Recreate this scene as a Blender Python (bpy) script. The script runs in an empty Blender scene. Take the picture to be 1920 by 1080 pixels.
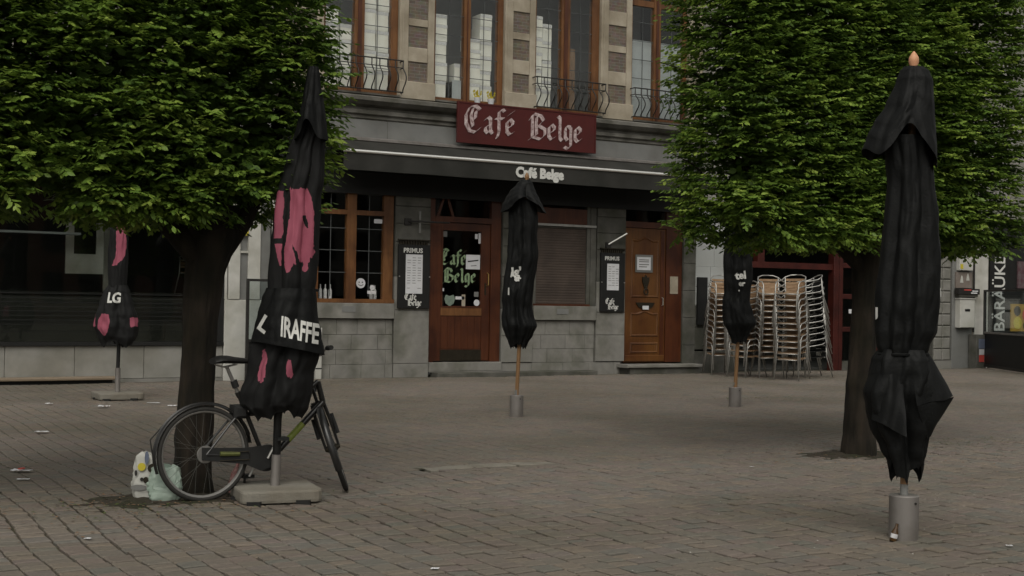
import bpy, bmesh, math, random
import numpy as np
from mathutils import Vector, Matrix, noise

sc = bpy.context.scene
rnd = random.Random(7)
R = math.radians

# ------------------------------------------------------------------ camera, world, sun, exposure
FPX, YAW, ROLL, PITCH, CAMH, CAMD = 2480., R(30), .016, math.atan(25 / 2480.), 1.5, 23.293
fw = Vector((math.sin(YAW) * math.cos(PITCH), math.cos(YAW) * math.cos(PITCH), math.sin(PITCH)))
rt0 = Vector((math.cos(YAW), -math.sin(YAW), 0)); up0 = rt0.cross(fw)
rt = rt0 * math.cos(ROLL) + up0 * math.sin(ROLL); up = up0 * math.cos(ROLL) - rt0 * math.sin(ROLL)
cd = bpy.data.cameras.new('camera'); cam = bpy.data.objects.new('camera', cd); sc.collection.objects.link(cam)
M = Matrix((rt, up, -fw)).transposed().to_4x4(); M.translation = Vector((0, -CAMD, CAMH)); cam.matrix_world = M
cd.sensor_width = 36; cd.lens = FPX / 1920 * 36; cd.clip_start = .1; cd.clip_end = 500
sc.camera = cam

SUN_EL, SUN_AZ = R(52), R(212)      # azimuth measured from +Y clockwise (light comes from the left, behind the camera)
w = bpy.data.worlds.new('World'); sc.world = w; w.use_nodes = True
nt = w.node_tree; bg = nt.nodes['Background']
sky = nt.nodes.new('ShaderNodeTexSky'); sky.sky_type = 'NISHITA'; sky.sun_disc = False
sky.sun_elevation = SUN_EL; sky.sun_rotation = SUN_AZ; sky.air_density = 1.0; sky.dust_density = 4.0
hs = nt.nodes.new('ShaderNodeHueSaturation'); hs.inputs['Saturation'].default_value = .12
tint = nt.nodes.new('ShaderNodeMix'); tint.data_type = 'RGBA'; tint.blend_type = 'MULTIPLY'; tint.inputs[0].default_value = 1
tint.inputs[7].default_value = (1.0, .985, .92, 1)
nt.links.new(sky.outputs[0], hs.inputs['Color']); nt.links.new(hs.outputs[0], tint.inputs[6])
nt.links.new(tint.outputs[2], bg.inputs['Color']); bg.inputs['Strength'].default_value = .07
sl = bpy.data.lights.new('sun', 'SUN'); sl.energy = .65; sl.angle = R(50); sl.color = (1, .97, .9)
so = bpy.data.objects.new('sun', sl); sc.collection.objects.link(so)
so.rotation_euler = (math.pi / 2 - SUN_EL, 0, -SUN_AZ + math.pi)
_sd = Vector((math.sin(SUN_AZ) * math.cos(SUN_EL), math.cos(SUN_AZ) * math.cos(SUN_EL), math.sin(SUN_EL)))
so.rotation_euler = _sd.to_track_quat('Z', 'Y').to_euler()
sc.view_settings.view_transform = 'Standard'; sc.view_settings.look = 'None'
sc.view_settings.exposure = 0.75; sc.view_settings.gamma = 1; sc.view_settings.use_curve_mapping = False

# ------------------------------------------------------------------ materials
MATS = {}
def lin(c): return tuple(c) + (1,)
def pm(name, c1, c2=None, scale=4., rough=.8, bump=.0, bscale=30., metal=0., spec=.3, stretch=(1, 1, 1), attr=None,
       attr_cols=None, trans=0., tone2=None, tscale=.6, sheen=0.):
    """noise-mottled surface; attr: a per-face float that shifts through attr_cols"""
    if name in MATS: return MATS[name]
    m = bpy.data.materials.new(name); m.use_nodes = True; t = m.node_tree; n = t.nodes; L = t.links
    b = n['Principled BSDF']; b.inputs['Roughness'].default_value = rough; b.inputs['Metallic'].default_value = metal
    b.inputs['Specular IOR Level'].default_value = spec
    if sheen: b.inputs['Sheen Weight'].default_value = sheen
    tc = n.new('ShaderNodeTexCoord'); mp = n.new('ShaderNodeMapping'); mp.inputs['Scale'].default_value = stretch
    L.new(tc.outputs['Object'], mp.inputs[0])
    nz = n.new('ShaderNodeTexNoise'); nz.inputs['Scale'].default_value = scale; nz.inputs['Detail'].default_value = 6
    nz.inputs['Roughness'].default_value = .65
    L.new(mp.outputs[0], nz.inputs['Vector'])
    rmp = n.new('ShaderNodeValToRGB'); rmp.color_ramp.elements[0].position = .3; rmp.color_ramp.elements[1].position = .7
    rmp.color_ramp.elements[0].color = lin(c1); rmp.color_ramp.elements[1].color = lin(c2 or c1)
    L.new(nz.outputs[0], rmp.inputs[0]); col = rmp.outputs[0]
    if attr:
        at = n.new('ShaderNodeAttribute'); at.attribute_name = attr
        r2 = n.new('ShaderNodeValToRGB'); cr = r2.color_ramp; cr.interpolation = 'LINEAR'
        k = len(attr_cols)
        while len(cr.elements) < k: cr.elements.new(.5)
        for i, c in enumerate(attr_cols):
            cr.elements[i].position = i / (k - 1); cr.elements[i].color = lin(c)
        L.new(at.outputs['Fac'], r2.inputs[0])
        mx = n.new('ShaderNodeMix'); mx.data_type = 'RGBA'; mx.blend_type = 'MULTIPLY'; mx.inputs[0].default_value = 1
        L.new(r2.outputs[0], mx.inputs[6]); L.new(col, mx.inputs[7]); col = mx.outputs[2]
    if tone2:
        n2 = n.new('ShaderNodeTexNoise'); n2.inputs['Scale'].default_value = tscale; n2.inputs['Detail'].default_value = 4
        L.new(tc.outputs['Object'], n2.inputs['Vector'])
        r3 = n.new('ShaderNodeValToRGB'); r3.color_ramp.elements[0].position = .42; r3.color_ramp.elements[1].position = .65
        r3.color_ramp.elements[0].color = (1, 1, 1, 1); r3.color_ramp.elements[1].color = lin(tone2)
        L.new(n2.outputs[0], r3.inputs[0])
        mx = n.new('ShaderNodeMix'); mx.data_type = 'RGBA'; mx.blend_type = 'MULTIPLY'; mx.inputs[0].default_value = 1
        L.new(col, mx.inputs[6]); L.new(r3.outputs[0], mx.inputs[7]); col = mx.outputs[2]
    L.new(col, b.inputs['Base Color'])
    if bump:
        bn = n.new('ShaderNodeTexNoise'); bn.inputs['Scale'].default_value = bscale; bn.inputs['Detail'].default_value = 5
        L.new(mp.outputs[0], bn.inputs['Vector'])
        bp = n.new('ShaderNodeBump'); bp.inputs['Strength'].default_value = bump; bp.inputs['Distance'].default_value = .01
        L.new(bn.outputs[0], bp.inputs['Height']); L.new(bp.outputs[0], b.inputs['Normal'])
    if trans:
        tr = n.new('ShaderNodeBsdfTranslucent'); L.new(col, tr.inputs[0])
        ms = n.new('ShaderNodeMixShader'); ms.inputs[0].default_value = trans
        L.new(b.outputs[0], ms.inputs[1]); L.new(tr.outputs[0], ms.inputs[2]); L.new(ms.outputs[0], n['Material Output'].inputs[0])
    MATS[name] = m; return m

def glass_mat(name, tintc, rough=.02):
    """thin window glass: mostly straight-through transparency plus a Fresnel reflection"""
    m = bpy.data.materials.new(name); m.use_nodes = True; t = m.node_tree; n = t.nodes; L = t.links
    n.remove(n['Principled BSDF'])
    tr = n.new('ShaderNodeBsdfTransparent'); tr.inputs[0].default_value = lin(tintc)
    gl = n.new('ShaderNodeBsdfGlossy'); gl.inputs['Roughness'].default_value = rough
    lw = n.new('ShaderNodeLayerWeight'); lw.inputs[0].default_value = .5; pw = n.new('ShaderNodeMath'); pw.operation = 'POWER'; pw.inputs[1].default_value = 5; L.new(lw.outputs['Facing'], pw.inputs[0]); fr = n.new('ShaderNodeMath'); fr.operation = 'MULTIPLY_ADD'; fr.inputs[1].default_value = .95; fr.inputs[2].default_value = .035; L.new(pw.outputs[0], fr.inputs[0])
    nz = n.new('ShaderNodeTexNoise'); nz.inputs['Scale'].default_value = 1.3
    bp = n.new('ShaderNodeBump'); bp.inputs['Strength'].default_value = .05; bp.inputs['Distance'].default_value = .02
    tc = n.new('ShaderNodeTexCoord'); L.new(tc.outputs['Object'], nz.inputs['Vector'])
    L.new(nz.outputs[0], bp.inputs['Height']); L.new(bp.outputs[0], gl.inputs['Normal'])
    ms = n.new('ShaderNodeMixShader'); L.new(fr.outputs[0], ms.inputs[0]); L.new(tr.outputs[0], ms.inputs[1]); L.new(gl.outputs[0], ms.inputs[2])
    L.new(ms.outputs[0], n['Material Output'].inputs[0]); return m

def brick_mat(name, c1, c2, mortar, bw=.22, bh=.065):
    m = bpy.data.materials.new(name); m.use_nodes = True; t = m.node_tree; n = t.nodes; L = t.links
    b = n['Principled BSDF']; b.inputs['Roughness'].default_value = .9; b.inputs['Specular IOR Level'].default_value = .2
    tc = n.new('ShaderNodeTexCoord'); sx = n.new('ShaderNodeSeparateXYZ'); cx = n.new('ShaderNodeCombineXYZ')
    L.new(tc.outputs['Object'], sx.inputs[0]); L.new(sx.outputs[0], cx.inputs[0]); L.new(sx.outputs[2], cx.inputs[1])
    bt = n.new('ShaderNodeTexBrick'); bt.inputs['Scale'].default_value = 1; bt.inputs['Brick Width'].default_value = bw
    bt.inputs['Row Height'].default_value = bh; bt.inputs['Mortar Size'].default_value = .006
    bt.inputs['Color1'].default_value = lin(c1); bt.inputs['Color2'].default_value = lin(c2); bt.inputs['Mortar'].default_value = lin(mortar)
    L.new(cx.outputs[0], bt.inputs['Vector'])
    nz = n.new('ShaderNodeTexNoise'); nz.inputs['Scale'].default_value = 9; L.new(tc.outputs['Object'], nz.inputs['Vector'])
    mx = n.new('ShaderNodeMix'); mx.data_type = 'RGBA'; mx.blend_type = 'OVERLAY'; mx.inputs[0].default_value = .6
    L.new(bt.outputs[0], mx.inputs[6]); L.new(nz.outputs[1], mx.inputs[7])
    hs_ = n.new('ShaderNodeMix'); hs_.data_type = 'RGBA'; hs_.inputs[0].default_value = .5
    L.new(bt.outputs[0], hs_.inputs[6]); L.new(mx.outputs[2], hs_.inputs[7]); L.new(hs_.outputs[2], b.inputs['Base Color'])
    bp = n.new('ShaderNodeBump'); bp.inputs['Strength'].default_value = .5; bp.inputs['Distance'].default_value = .006; bp.invert = True
    L.new(bt.outputs[1], bp.inputs['Height']); L.new(bp.outputs[0], b.inputs['Normal']); MATS[name] = m; return m

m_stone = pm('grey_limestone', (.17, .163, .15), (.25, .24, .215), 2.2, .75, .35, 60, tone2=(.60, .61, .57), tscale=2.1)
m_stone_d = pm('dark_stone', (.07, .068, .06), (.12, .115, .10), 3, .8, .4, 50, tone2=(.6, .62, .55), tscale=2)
m_sand = pm('sandstone', (.31, .268, .205), (.43, .38, .30), 2.5, .8, .4, 45, tone2=(.66, .64, .6), tscale=1.2)
m_plinth = pm('pale_plinth_stone', (.21, .205, .185), (.29, .28, .255), 2.0, .7, .2, 60, tone2=(.75, .74, .7), tscale=1.1)
m_white = pm('weathered_white_paint', (.42, .41, .38), (.55, .54, .50), 1.6, .6, .15, 50, tone2=(.7, .69, .65), tscale=1.5)
m_whitewall = pm('white_block_wall', (.34, .35, .34), (.44, .45, .44), 2, .7, .2, 40, tone2=(.7, .7, .68), tscale=1.0)
m_frieze = pm('grey_frieze_paint', (.15, .15, .145), (.20, .20, .19), 1.4, .6, .12, 30, tone2=(.75, .74, .72), tscale=1.2)
m_cornice = pm('cornice_stone', (.11, .105, .095), (.17, .16, .14), 3, .8, .35, 40, tone2=(.5, .5, .46), tscale=2)
m_wood = pm('orange_varnished_oak', (.12, .049, .016), (.19, .085, .030), 3, .42, .15, 40, spec=.4, stretch=(6, 6, .7), tone2=(.55, .5, .5), tscale=1.5)
m_wood_r = pm('red_brown_varnish', (.055, .016, .007), (.092, .028, .010), 3, .35, .12, 40, spec=.45, stretch=(6, 6, .6), tone2=(.5, .45, .5), tscale=1.4)
m_wood_y = pm('honey_brown_door_oak', (.095, .038, .009), (.14, .057, .014), 3, .42, .12, 40, spec=.4, stretch=(7, 7, .6), tone2=(.6, .5, .5), tscale=1.1)
m_red = pm('dark_red_paint', (.040, .007, .005), (.065, .012, .008), 3, .5, .08, 40, tone2=(.6, .6, .6), tscale=2)
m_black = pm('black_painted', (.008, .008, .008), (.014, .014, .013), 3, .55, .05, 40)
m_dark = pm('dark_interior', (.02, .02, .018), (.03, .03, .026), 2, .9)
m_iron = pm('black_wrought_iron', (.012, .011, .010), (.022, .020, .018), 8, .5, .1, 80, spec=.4)
m_sign = pm('oxblood_sign_board', (.060, .009, .008), (.085, .015, .013), 2, .45, .08, 30, tone2=(.7, .8, .8), tscale=2)
m_pinkwhite = pm('flaking_pinkish_white', (.12, .05, .05), (.62, .52, .51), 19, .5, .1, 60)
m_letter = pm('white_lettering', (.50, .50, .47), (.62, .61, .58), 10, .6)
m_letter_g = pm('green_white_lettering', (.11, .18, .08), (.30, .38, .24), 30, .6)
m_paper = pm('white_paper', (.52, .52, .54), (.62, .62, .63), 5, .8)
m_paper2 = pm('printed_paper', (.42, .41, .42), (.66, .65, .66), 40, .8)
m_box = pm('white_cardboard', (.70, .69, .64), (.82, .81, .76), 2.5, .8, tone2=(.82, .78, .72), tscale=2.5)
m_film = pm('frosted_film', (.30, .32, .33), (.40, .42, .43), 1.2, .7)
m_awning = pm('dark_awning_canvas', (.022, .021, .018), (.034, .033, .029), 2, .8, .1, 120, tone2=(.7, .72, .7), tscale=1.8)
m_bar = pm('polished_aluminium_bar', (.90, .89, .85), (.95, .94, .90), 3, .35, metal=.8)
m_steel = pm('brushed_grey_steel', (.20, .185, .172), (.27, .25, .235), 2, .5, .04, 60, metal=.55, stretch=(3, 3, .4), tone2=(.8, .78, .76), tscale=5)
m_spoke = pm('dull_spoke_steel', (.06, .06, .055), (.09, .09, .08), 4, .5)
m_alu = pm('aluminium_tube', (.34, .33, .31), (.50, .49, .46), 9, .42, metal=.7)
m_slat = pm('tan_slats', (.30, .20, .12), (.40, .275, .175), 5, .55, .1, 60, tone2=(.7, .65, .6), tscale=6)
m_pole = pm('varnished_pole_wood', (.18, .10, .045), (.26, .145, .068), 4, .5, .1, 50, stretch=(5, 5, .5))
m_finial = pm('pale_turned_wood', (.55, .27, .15), (.62, .33, .19), 5, .45)
m_cloth = pm('black_umbrella_cloth', (.0038, .004, .004), (.007, .0074, .0072), 3, .62, .3, 55, spec=.16)
m_concrete = pm('concrete_slab', (.17, .158, .132), (.23, .213, .18), 4, .85, .4, 70, tone2=(.75, .72, .68), tscale=3)
m_bark = pm('dark_bark', (.006, .005, .0035), (.034, .025, .017), 7, .95, 1.0, 26, stretch=(1, 1, .22), tone2=(.5, .55, .4), tscale=3)
m_soil = pm('soil_and_debris', (.020, .016, .011), (.055, .042, .030), 40, .95, .9, 60, tone2=(.6, .8, .5), tscale=4)
m_joint = pm('joint_sand_and_dirt', (.050, .040, .028), (.085, .070, .050), 25, .95, .6, 80, tone2=(.7, .85, .6), tscale=1.2)
m_tyre = pm('grey_rubber', (.022, .021, .019), (.035, .033, .030), 10, .8, .2, 90)
m_rim = pm('dull_alloy_rim', (.26, .25, .24), (.36, .35, .33), 8, .35, metal=.7)
m_bike = pm('black_bike_paint', (.010, .010, .010), (.018, .017, .016), 5, .3, spec=.5)
m_olive = pm('olive_decal', (.07, .08, .02), (.12, .13, .04), 20, .5)
m_lime = pm('lime_decal', (.16, .20, .04), (.24, .28, .06), 5, .4)
m_rubber = pm('matte_black_rubber', (.012, .012, .012), (.02, .02, .019), 6, .8)
m_bagw = pm('white_plastic_bag', (.40, .40, .36), (.54, .53, .49), 6, .45, 1., 12, spec=.5, trans=.2)
m_bagg = pm('mint_plastic_bag', (.24, .32, .26), (.42, .50, .43), 5, .4, 1., 10, spec=.5, trans=.25)
m_yellow = pm('yellow_sticker', (.45, .37, .03), (.55, .45, .05), 6, .5)
m_bronze = pm('dark_bronze', (.03, .026, .018), (.05, .042, .03), 10, .4, metal=.6)
m_brass = pm('brass', (.45, .30, .10), (.55, .38, .14), 10, .3, metal=.8)
m_shutter = pm('brown_shutter_slats', (.060, .045, .036), (.085, .064, .052), 2, .6, tone2=(.7, .7, .7), tscale=1.5)
m_lead = pm('lead_strip', (.06, .065, .065), (.09, .095, .095), 8, .6)
m_brick = brick_mat('brown_brick', (.115, .090, .070), (.155, .125, .10), (.17, .155, .135))
m_brick_opp = brick_mat('red_brick', (.17, .075, .05), (.24, .11, .07), (.25, .22, .19))
m_blueprint = pm('blue_grey_print', (.10, .12, .17), (.14, .16, .22), 4, .5)
m_redprint = pm('red_print', (.45, .06, .05), (.55, .09, .07), 4, .5)
m_leather = pm('black_saddle', (.010, .010, .010), (.016, .015, .014), 5, .5)
m_bottle = pm('brown_bottle_glass', (.05, .025, .008), (.09, .045, .015), 5, .08, spec=.8)
m_glass = glass_mat('window_glass', (.97, .98, .97))
m_glass_d = glass_mat('dim_shop_glass', (.90, .92, .90))
m_glass_t = glass_mat('clear_screen_glass', (.86, .9, .9))
m_sett = pm('porphyry_setts', (.80, .80, .80), (1.12, 1.10, 1.06), 22, .78, .5, 70, attr='tone', tone2=(.74, .75, .70), tscale=.33,
            attr_cols=[(.166, .140, .118), (.146, .136, .116), (.172, .140, .124), (.150, .127, .110), (.160, .141, .119), (.182, .150, .122), (.138, .133, .118), (.165, .134, .122)])
m_leaf = pm('hornbeam_leaves', (.85, .85, .85), (1.1, 1.1, 1.1), 5, .5, attr='tone', spec=.35, trans=.34,
            attr_cols=[(.046, .084, .018), (.084, .148, .024), (.130, .212, .032), (.185, .280, .042), (.29, .38, .07)])

def print_mat():
    """black cloth with pink printed areas, driven by the painted 'print' attribute"""
    m = bpy.data.materials.new('black_cloth_with_pink_print'); m.use_nodes = True; t = m.node_tree; n = t.nodes; L = t.links
    b = n['Principled BSDF']; b.inputs['Roughness'].default_value = .75; b.inputs['Specular IOR Level'].default_value = .25
    at = n.new('ShaderNodeAttribute'); at.attribute_name = 'print'
    mth = n.new('ShaderNodeMath'); mth.operation = 'GREATER_THAN'; mth.inputs[1].default_value = .5; L.new(at.outputs['Fac'], mth.inputs[0])
    nz = n.new('ShaderNodeTexNoise'); nz.inputs['Scale'].default_value = 8
    r = n.new('ShaderNodeValToRGB'); r.color_ramp.elements[0].color = (.24, .055, .085, 1); r.color_ramp.elements[1].color = (.34, .095, .135, 1)
    L.new(nz.outputs[0], r.inputs[0])
    mx = n.new('ShaderNodeMix'); mx.data_type = 'RGBA'; mx.inputs[6].default_value = (.0065, .0065, .0065, 1)
    L.new(mth.outputs[0], mx.inputs[0]); L.new(r.outputs[0], mx.inputs[7]); L.new(mx.outputs[2], b.inputs['Base Color'])
    return m
m_print = print_mat()

# ------------------------------------------------------------------ helpers
ORG = {}
def tag(o, label, cat, group=None):
    o['label'] = label; o['category'] = cat
    if group: o['group'] = group
    return o
def thing(name, label, cat, loc=(0, 0, 0), rz=0., group=None, rot=None):
    o = bpy.data.objects.new(name, None); sc.collection.objects.link(o); o.empty_display_size = .2
    o.location = loc; o.rotation_euler = rot if rot else (0, 0, rz); ORG[o.name] = (Vector(loc), rz != 0 or rot is not None)
    return tag(o, label, cat, group)
class MB:
    """collects shapes and links them as one mesh object"""
    def __init__(s): s.v = []; s.f = []; s.sm = []
    def add(s, vs, fs, smooth=False):
        k = len(s.v); s.v += [tuple(p) for p in vs]; s.f += [tuple(i + k for i in f) for f in fs]; s.sm += [smooth] * len(fs); return s
    def box(s, x0, x1, y0, y1, z0, z1, bev=0.):
        if bev <= 0:
            vs = [(x, y, z) for z in (z0, z1) for (x, y) in ((x0, y0), (x1, y0), (x1, y1), (x0, y1))]
            return s.add(vs, [(0, 3, 2, 1), (4, 5, 6, 7), (0, 1, 5, 4), (1, 2, 6, 5), (2, 3, 7, 6), (3, 0, 4, 7)])
        e = bev                                  # bevel the front (y0) face only: cheap and what the square shows
        vs = [(x0, y1, z0), (x1, y1, z0), (x1, y1, z1), (x0, y1, z1), (x0, y0 + e, z0), (x1, y0 + e, z0), (x1, y0 + e, z1), (x0, y0 + e, z1),
              (x0 + e, y0, z0 + e), (x1 - e, y0, z0 + e), (x1 - e, y0, z1 - e), (x0 + e, y0, z1 - e)]
        return s.add(vs, [(0, 1, 2, 3)[::-1][::-1], (0, 4, 5, 1), (1, 5, 6, 2), (2, 6, 7, 3), (3, 7, 4, 0), (4, 8, 9, 5), (5, 9, 10, 6), (6, 10, 11, 7), (7, 11, 8, 4), (8, 11, 10, 9)])
    def poly(s, pts, ext):
        """extrude a planar polygon by vector ext"""
        n = len(pts); e = Vector(ext); vs = [Vector(p) for p in pts] + [Vector(p) + e for p in pts]
        fs = [tuple(range(n))[::-1], tuple(range(n, 2 * n))] + [(i, (i + 1) % n, n + (i + 1) % n, n + i) for i in range(n)]
        return s.add(vs, fs)
    def tube(s, pts, r, seg=8, close=False, caps=True):
        pts = [Vector(p) for p in pts]; n = len(pts); rr = r if isinstance(r, (list, tuple)) else [r] * n
        vs = []; fs = []; prev = None
        for i, p in enumerate(pts):
            a = pts[(i - 1) % n] if (close or i > 0) else p; b = pts[(i + 1) % n] if (close or i < n - 1) else p
            d = (b - a).normalized()
            if prev is None:
                u = d.orthogonal().normalized()
            else:
                u = (prev - d * prev.dot(d)); u = u.normalized() if u.length > 1e-6 else d.orthogonal().normalized()
            prev = u; v = d.cross(u)
            for k in range(seg):
                t = 2 * math.pi * k / seg; vs.append(p + (u * math.cos(t) + v * math.sin(t)) * rr[i])
        m = n if close else n - 1
        for i in range(m):
            j = (i + 1) % n
            for k in range(seg):
                l = (k + 1) % seg; fs.append((i * seg + k, i * seg + l, j * seg + l, j * seg + k))
        if not close and caps: fs += [tuple(range(seg))[::-1], tuple(range((n - 1) * seg, n * seg))]
        return s.add(vs, fs, True)
    def lathe(s, prof, seg=24, c=(0, 0, 0), axis='z', smooth=True):
        vs = []; fs = []
        for (r, z) in prof:
            for k in range(seg):
                t = 2 * math.pi * k / seg; a, b = r * math.cos(t), r * math.sin(t)
                vs.append((c[0] + a, c[1] + b, c[2] + z) if axis == 'z' else (c[0] + a, c[1] + z, c[2] + b))
        for i in range(len(prof) - 1):
            for k in range(seg):
                l = (k + 1) % seg; q = (i * seg + k, i * seg + l, (i + 1) * seg + l, (i + 1) * seg + k)
                fs.append(q if axis == 'z' else q[::-1])
        k = len(prof) - 1; a, b = tuple(range(seg))[::-1], tuple(range(k * seg, (k + 1) * seg))
        fs += [a, b] if axis == 'z' else [a[::-1], b[::-1]]
        return s.add(vs, fs, smooth)
    def mesh(s, name, mat, off=Vector((0, 0, 0))):
        me = bpy.data.meshes.new(name); me.from_pydata([(v[0] - off[0], v[1] - off[1], v[2] - off[2]) for v in s.v], [], s.f)
        me.polygons.foreach_set('use_smooth', s.sm); me.materials.append(mat); me.update(); return me
    def build(s, name, mat, parent=None, root=None, smooth_angle=True):
        """root: the top thing whose location world coordinates are measured from (unrotated things only)"""
        off = ORG[root.name][0] if root is not None else Vector((0, 0, 0))
        me = s.mesh(name, mat, off); o = bpy.data.objects.new(name, me); sc.collection.objects.link(o)
        if parent is not None: o.parent = parent
        if any(s.sm): sharp(me)
        if any(k in name for k in ('lettering', 'text', 'print')) and 'poster' not in name and 'bag' not in name: o['kind'] = 'stuff'
        return o
def sharp(me, ang=40):
    bm = bmesh.new(); bm.from_mesh(me); lim = R(ang)
    for e in bm.edges:
        if len(e.link_faces) == 2: e.smooth = e.calc_face_angle(0) < lim
    bm.to_mesh(me); bm.free()
def np_mesh(name, V, F, mat, attr=None, attr_dom='FACE', smooth=False, aname='tone'):
    """V (n,3), F (m,k) arrays"""
    me = bpy.data.meshes.new(name); n, k = len(F), F.shape[1]
    me.vertices.add(len(V)); me.vertices.foreach_set('co', V.astype(np.float32).ravel())
    me.loops.add(n * k); me.loops.foreach_set('vertex_index', F.astype(np.int32).ravel())
    me.polygons.add(n); me.polygons.foreach_set('loop_start', np.arange(0, n * k, k, dtype=np.int32))
    me.polygons.foreach_set('loop_total', np.full(n, k, dtype=np.int32))
    me.polygons.foreach_set('use_smooth', np.full(n, smooth))
    if attr is not None:
        a = me.attributes.new(aname, 'FLOAT', attr_dom); a.data.foreach_set('value', attr.astype(np.float32).ravel())
    me.materials.append(mat); me.update(calc_edges=True); me.validate(); return me
def link(name, me, parent=None):
    o = bpy.data.objects.new(name, me); sc.collection.objects.link(o)
    if parent is not None: o.parent = parent
    return o
def structure(o): o['kind'] = 'structure'; return o
def copy_tree(o, parent=None):
    c = o.copy(); sc.collection.objects.link(c)
    if parent is not None: c.parent = parent
    for ch in list(o.children): copy_tree(ch, c)
    return c

# blackletter drawn with a broad nib; x-height 1
GL = {
 'a': (.62, [[(.10, .78), (.30, .97), (.46, .84), (.46, .17), (.60, .03)], [(.46, .56), (.14, .38), (.12, .18), (.28, .04), (.46, .2)]]),
 'f': (.55, [[(.62, 1.36), (.46, 1.5), (.26, 1.34), (.26, .15), (.14, -.2)], [(.04, .93), (.56, .95)]]),
 'e': (.58, [[(.30, .96), (.10, .78), (.10, .22), (.28, .04), (.52, .2)], [(.30, .96), (.50, .78), (.46, .60), (.14, .42)]]),
 'é': (.58, [[(.30, .96), (.10, .78), (.10, .22), (.28, .04), (.52, .2)], [(.30, .96), (.50, .78), (.46, .60), (.14, .42)], [(.20, 1.18), (.54, 1.42)]]),
 'l': (.42, [[(.08, 1.5), (.22, 1.38), (.22, .17), (.38, .03)]]),
 'g': (.62, [[(.44, .92), (.20, .95), (.10, .75), (.10, .25), (.25, .08), (.46, .28)], [(.30, .96), (.50, .82), (.50, -.25), (.30, -.45), (.04, -.34)]]),
 'C': (1.10, [[(1.0, 1.34), (.70, 1.55), (.35, 1.45), (.10, 1.0), (.10, .5), (.35, .08), (.70, .02), (1.0, .28)], [(.56, 1.4), (.42, 1.0), (.54, .35)], [(.74, 1.25), (.70, .8)]]),
 'B': (1.18, [[(.20, 1.42), (.20, .15)], [(.02, 1.15), (.30, 1.52), (.78, 1.42), (.98, 1.15), (.62, .84)], [(.62, .84), (1.08, .62), (1.08, .28), (.76, .0), (.20, .12), (.0, -.06)], [(.50, 1.36), (.46, .9), (.50, .25)]]),
}
def nib_text(mb, s, size, org, ux, uz, nrm, wt=.26, ang=38, th=.006, spread=.12):
    """s drawn at org along ux, up uz, standing off along nrm"""
    org, ux, uz, nrm = (Vector(a) for a in (org, ux, uz, nrm)); x = 0; k = 0
    n = (math.cos(R(ang)) * wt / 2, math.sin(R(ang)) * wt / 2)
    for ch in s:
        if ch == ' ': x += .6; continue
        wd, sts = GL[ch]
        for st in sts:
            for (a, b) in zip(st[:-1], st[1:]):
                off = nrm * (th + .0004 * (k % 9)); k += 1
                q = [(a[0] + n[0], a[1] + n[1]), (a[0] - n[0], a[1] - n[1]), (b[0] - n[0], b[1] - n[1]), (b[0] + n[0], b[1] + n[1])]
                P = [org + ux * ((x + p[0]) * size) + uz * (p[1] * size) + off for p in q]
                if (P[1] - P[0]).cross(P[2] - P[1]).dot(nrm) < 0: P = P[::-1]
                mb.poly(P, -nrm * (th * .9)) if th > .002 else mb.add(P, [(0, 1, 2, 3)])
        x += wd + spread
    return x * size
def font_verts(s, size, bold=.0, res=3):
    c = bpy.data.curves.new('t', 'FONT'); c.body = s; c.size = size; c.offset = bold; c.resolution_u = res; c.fill_mode = 'FRONT'
    o = bpy.data.objects.new('t', c); sc.collection.objects.link(o); dg = bpy.context.evaluated_depsgraph_get()
    me = bpy.data.meshes.new_from_object(o.evaluated_get(dg))
    vs = [tuple(v.co) for v in me.vertices]; fs = [tuple(p.vertices) for p in me.polygons]
    bpy.data.objects.remove(o); bpy.data.curves.remove(c); bpy.data.meshes.remove(me); return vs, fs
def font_text(mb, s, size, org, ux, uz, nrm, bold=.0, th=.004, xs=1.):
    org, ux, uz, nrm = (Vector(a) for a in (org, ux, uz, nrm)); vs, fs = font_verts(s, size, bold)
    P = [org + ux * (v[0] * xs) + uz * v[1] + nrm * th for v in vs]
    if fs and (P[fs[0][1]] - P[fs[0][0]]).cross(P[fs[0][2]] - P[fs[0][1]]).dot(nrm) < 0: fs = [f[::-1] for f in fs]
    mb.add(P, fs)
X, Y, Z, NF = Vector((1, 0, 0)), Vector((0, 1, 0)), Vector((0, 0, 1)), Vector((0, -1, 0))
def fbox(name, mat, parent, root, x0, x1, y0, y1, z0, z1, bev=0.):
    return MB().box(x0, x1, y0, y1, z0, z1, bev).build(name, mat, parent, root)

m_fill = pm('worn_joint_fill', (.062, .053, .042), (.100, .086, .068), 14, .9, .5, 70, tone2=(.74, .82, .7), tscale=.8)
# ------------------------------------------------------------------ the square: ground sheet and setts
g = MB(); g.add([(-60, -75, -.022), (90, -75, -.022), (90, 1, -.022), (-60, 1, -.022)], [(0, 1, 2, 3)])
square = structure(g.build('square_ground', m_joint))
def camspace(x, y):
    d = Vector((x, y + CAMD, 0)); return d.dot(rt0), d.x * math.sin(YAW) + d.y * math.cos(YAW)
def in_view(x, y, margin=1.2):
    l, dep = camspace(x, y); return dep > 5.6 and abs(l) < .40 * dep + margin
def undul(x, y): return .012 * noise.noise(Vector((x * .35, y * .35, 0))) + .004 * noise.noise(Vector((x * 1.3, y * 1.3, 4)))
PITS = [((2.72, -13.55), .44, .26), ((9.75, -13.36), .40, .24)]
FOOT = [((6.525, -17.126), .10), ((8.697, -8.394), .10), ((12.595, -8.089), .10)]
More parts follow.
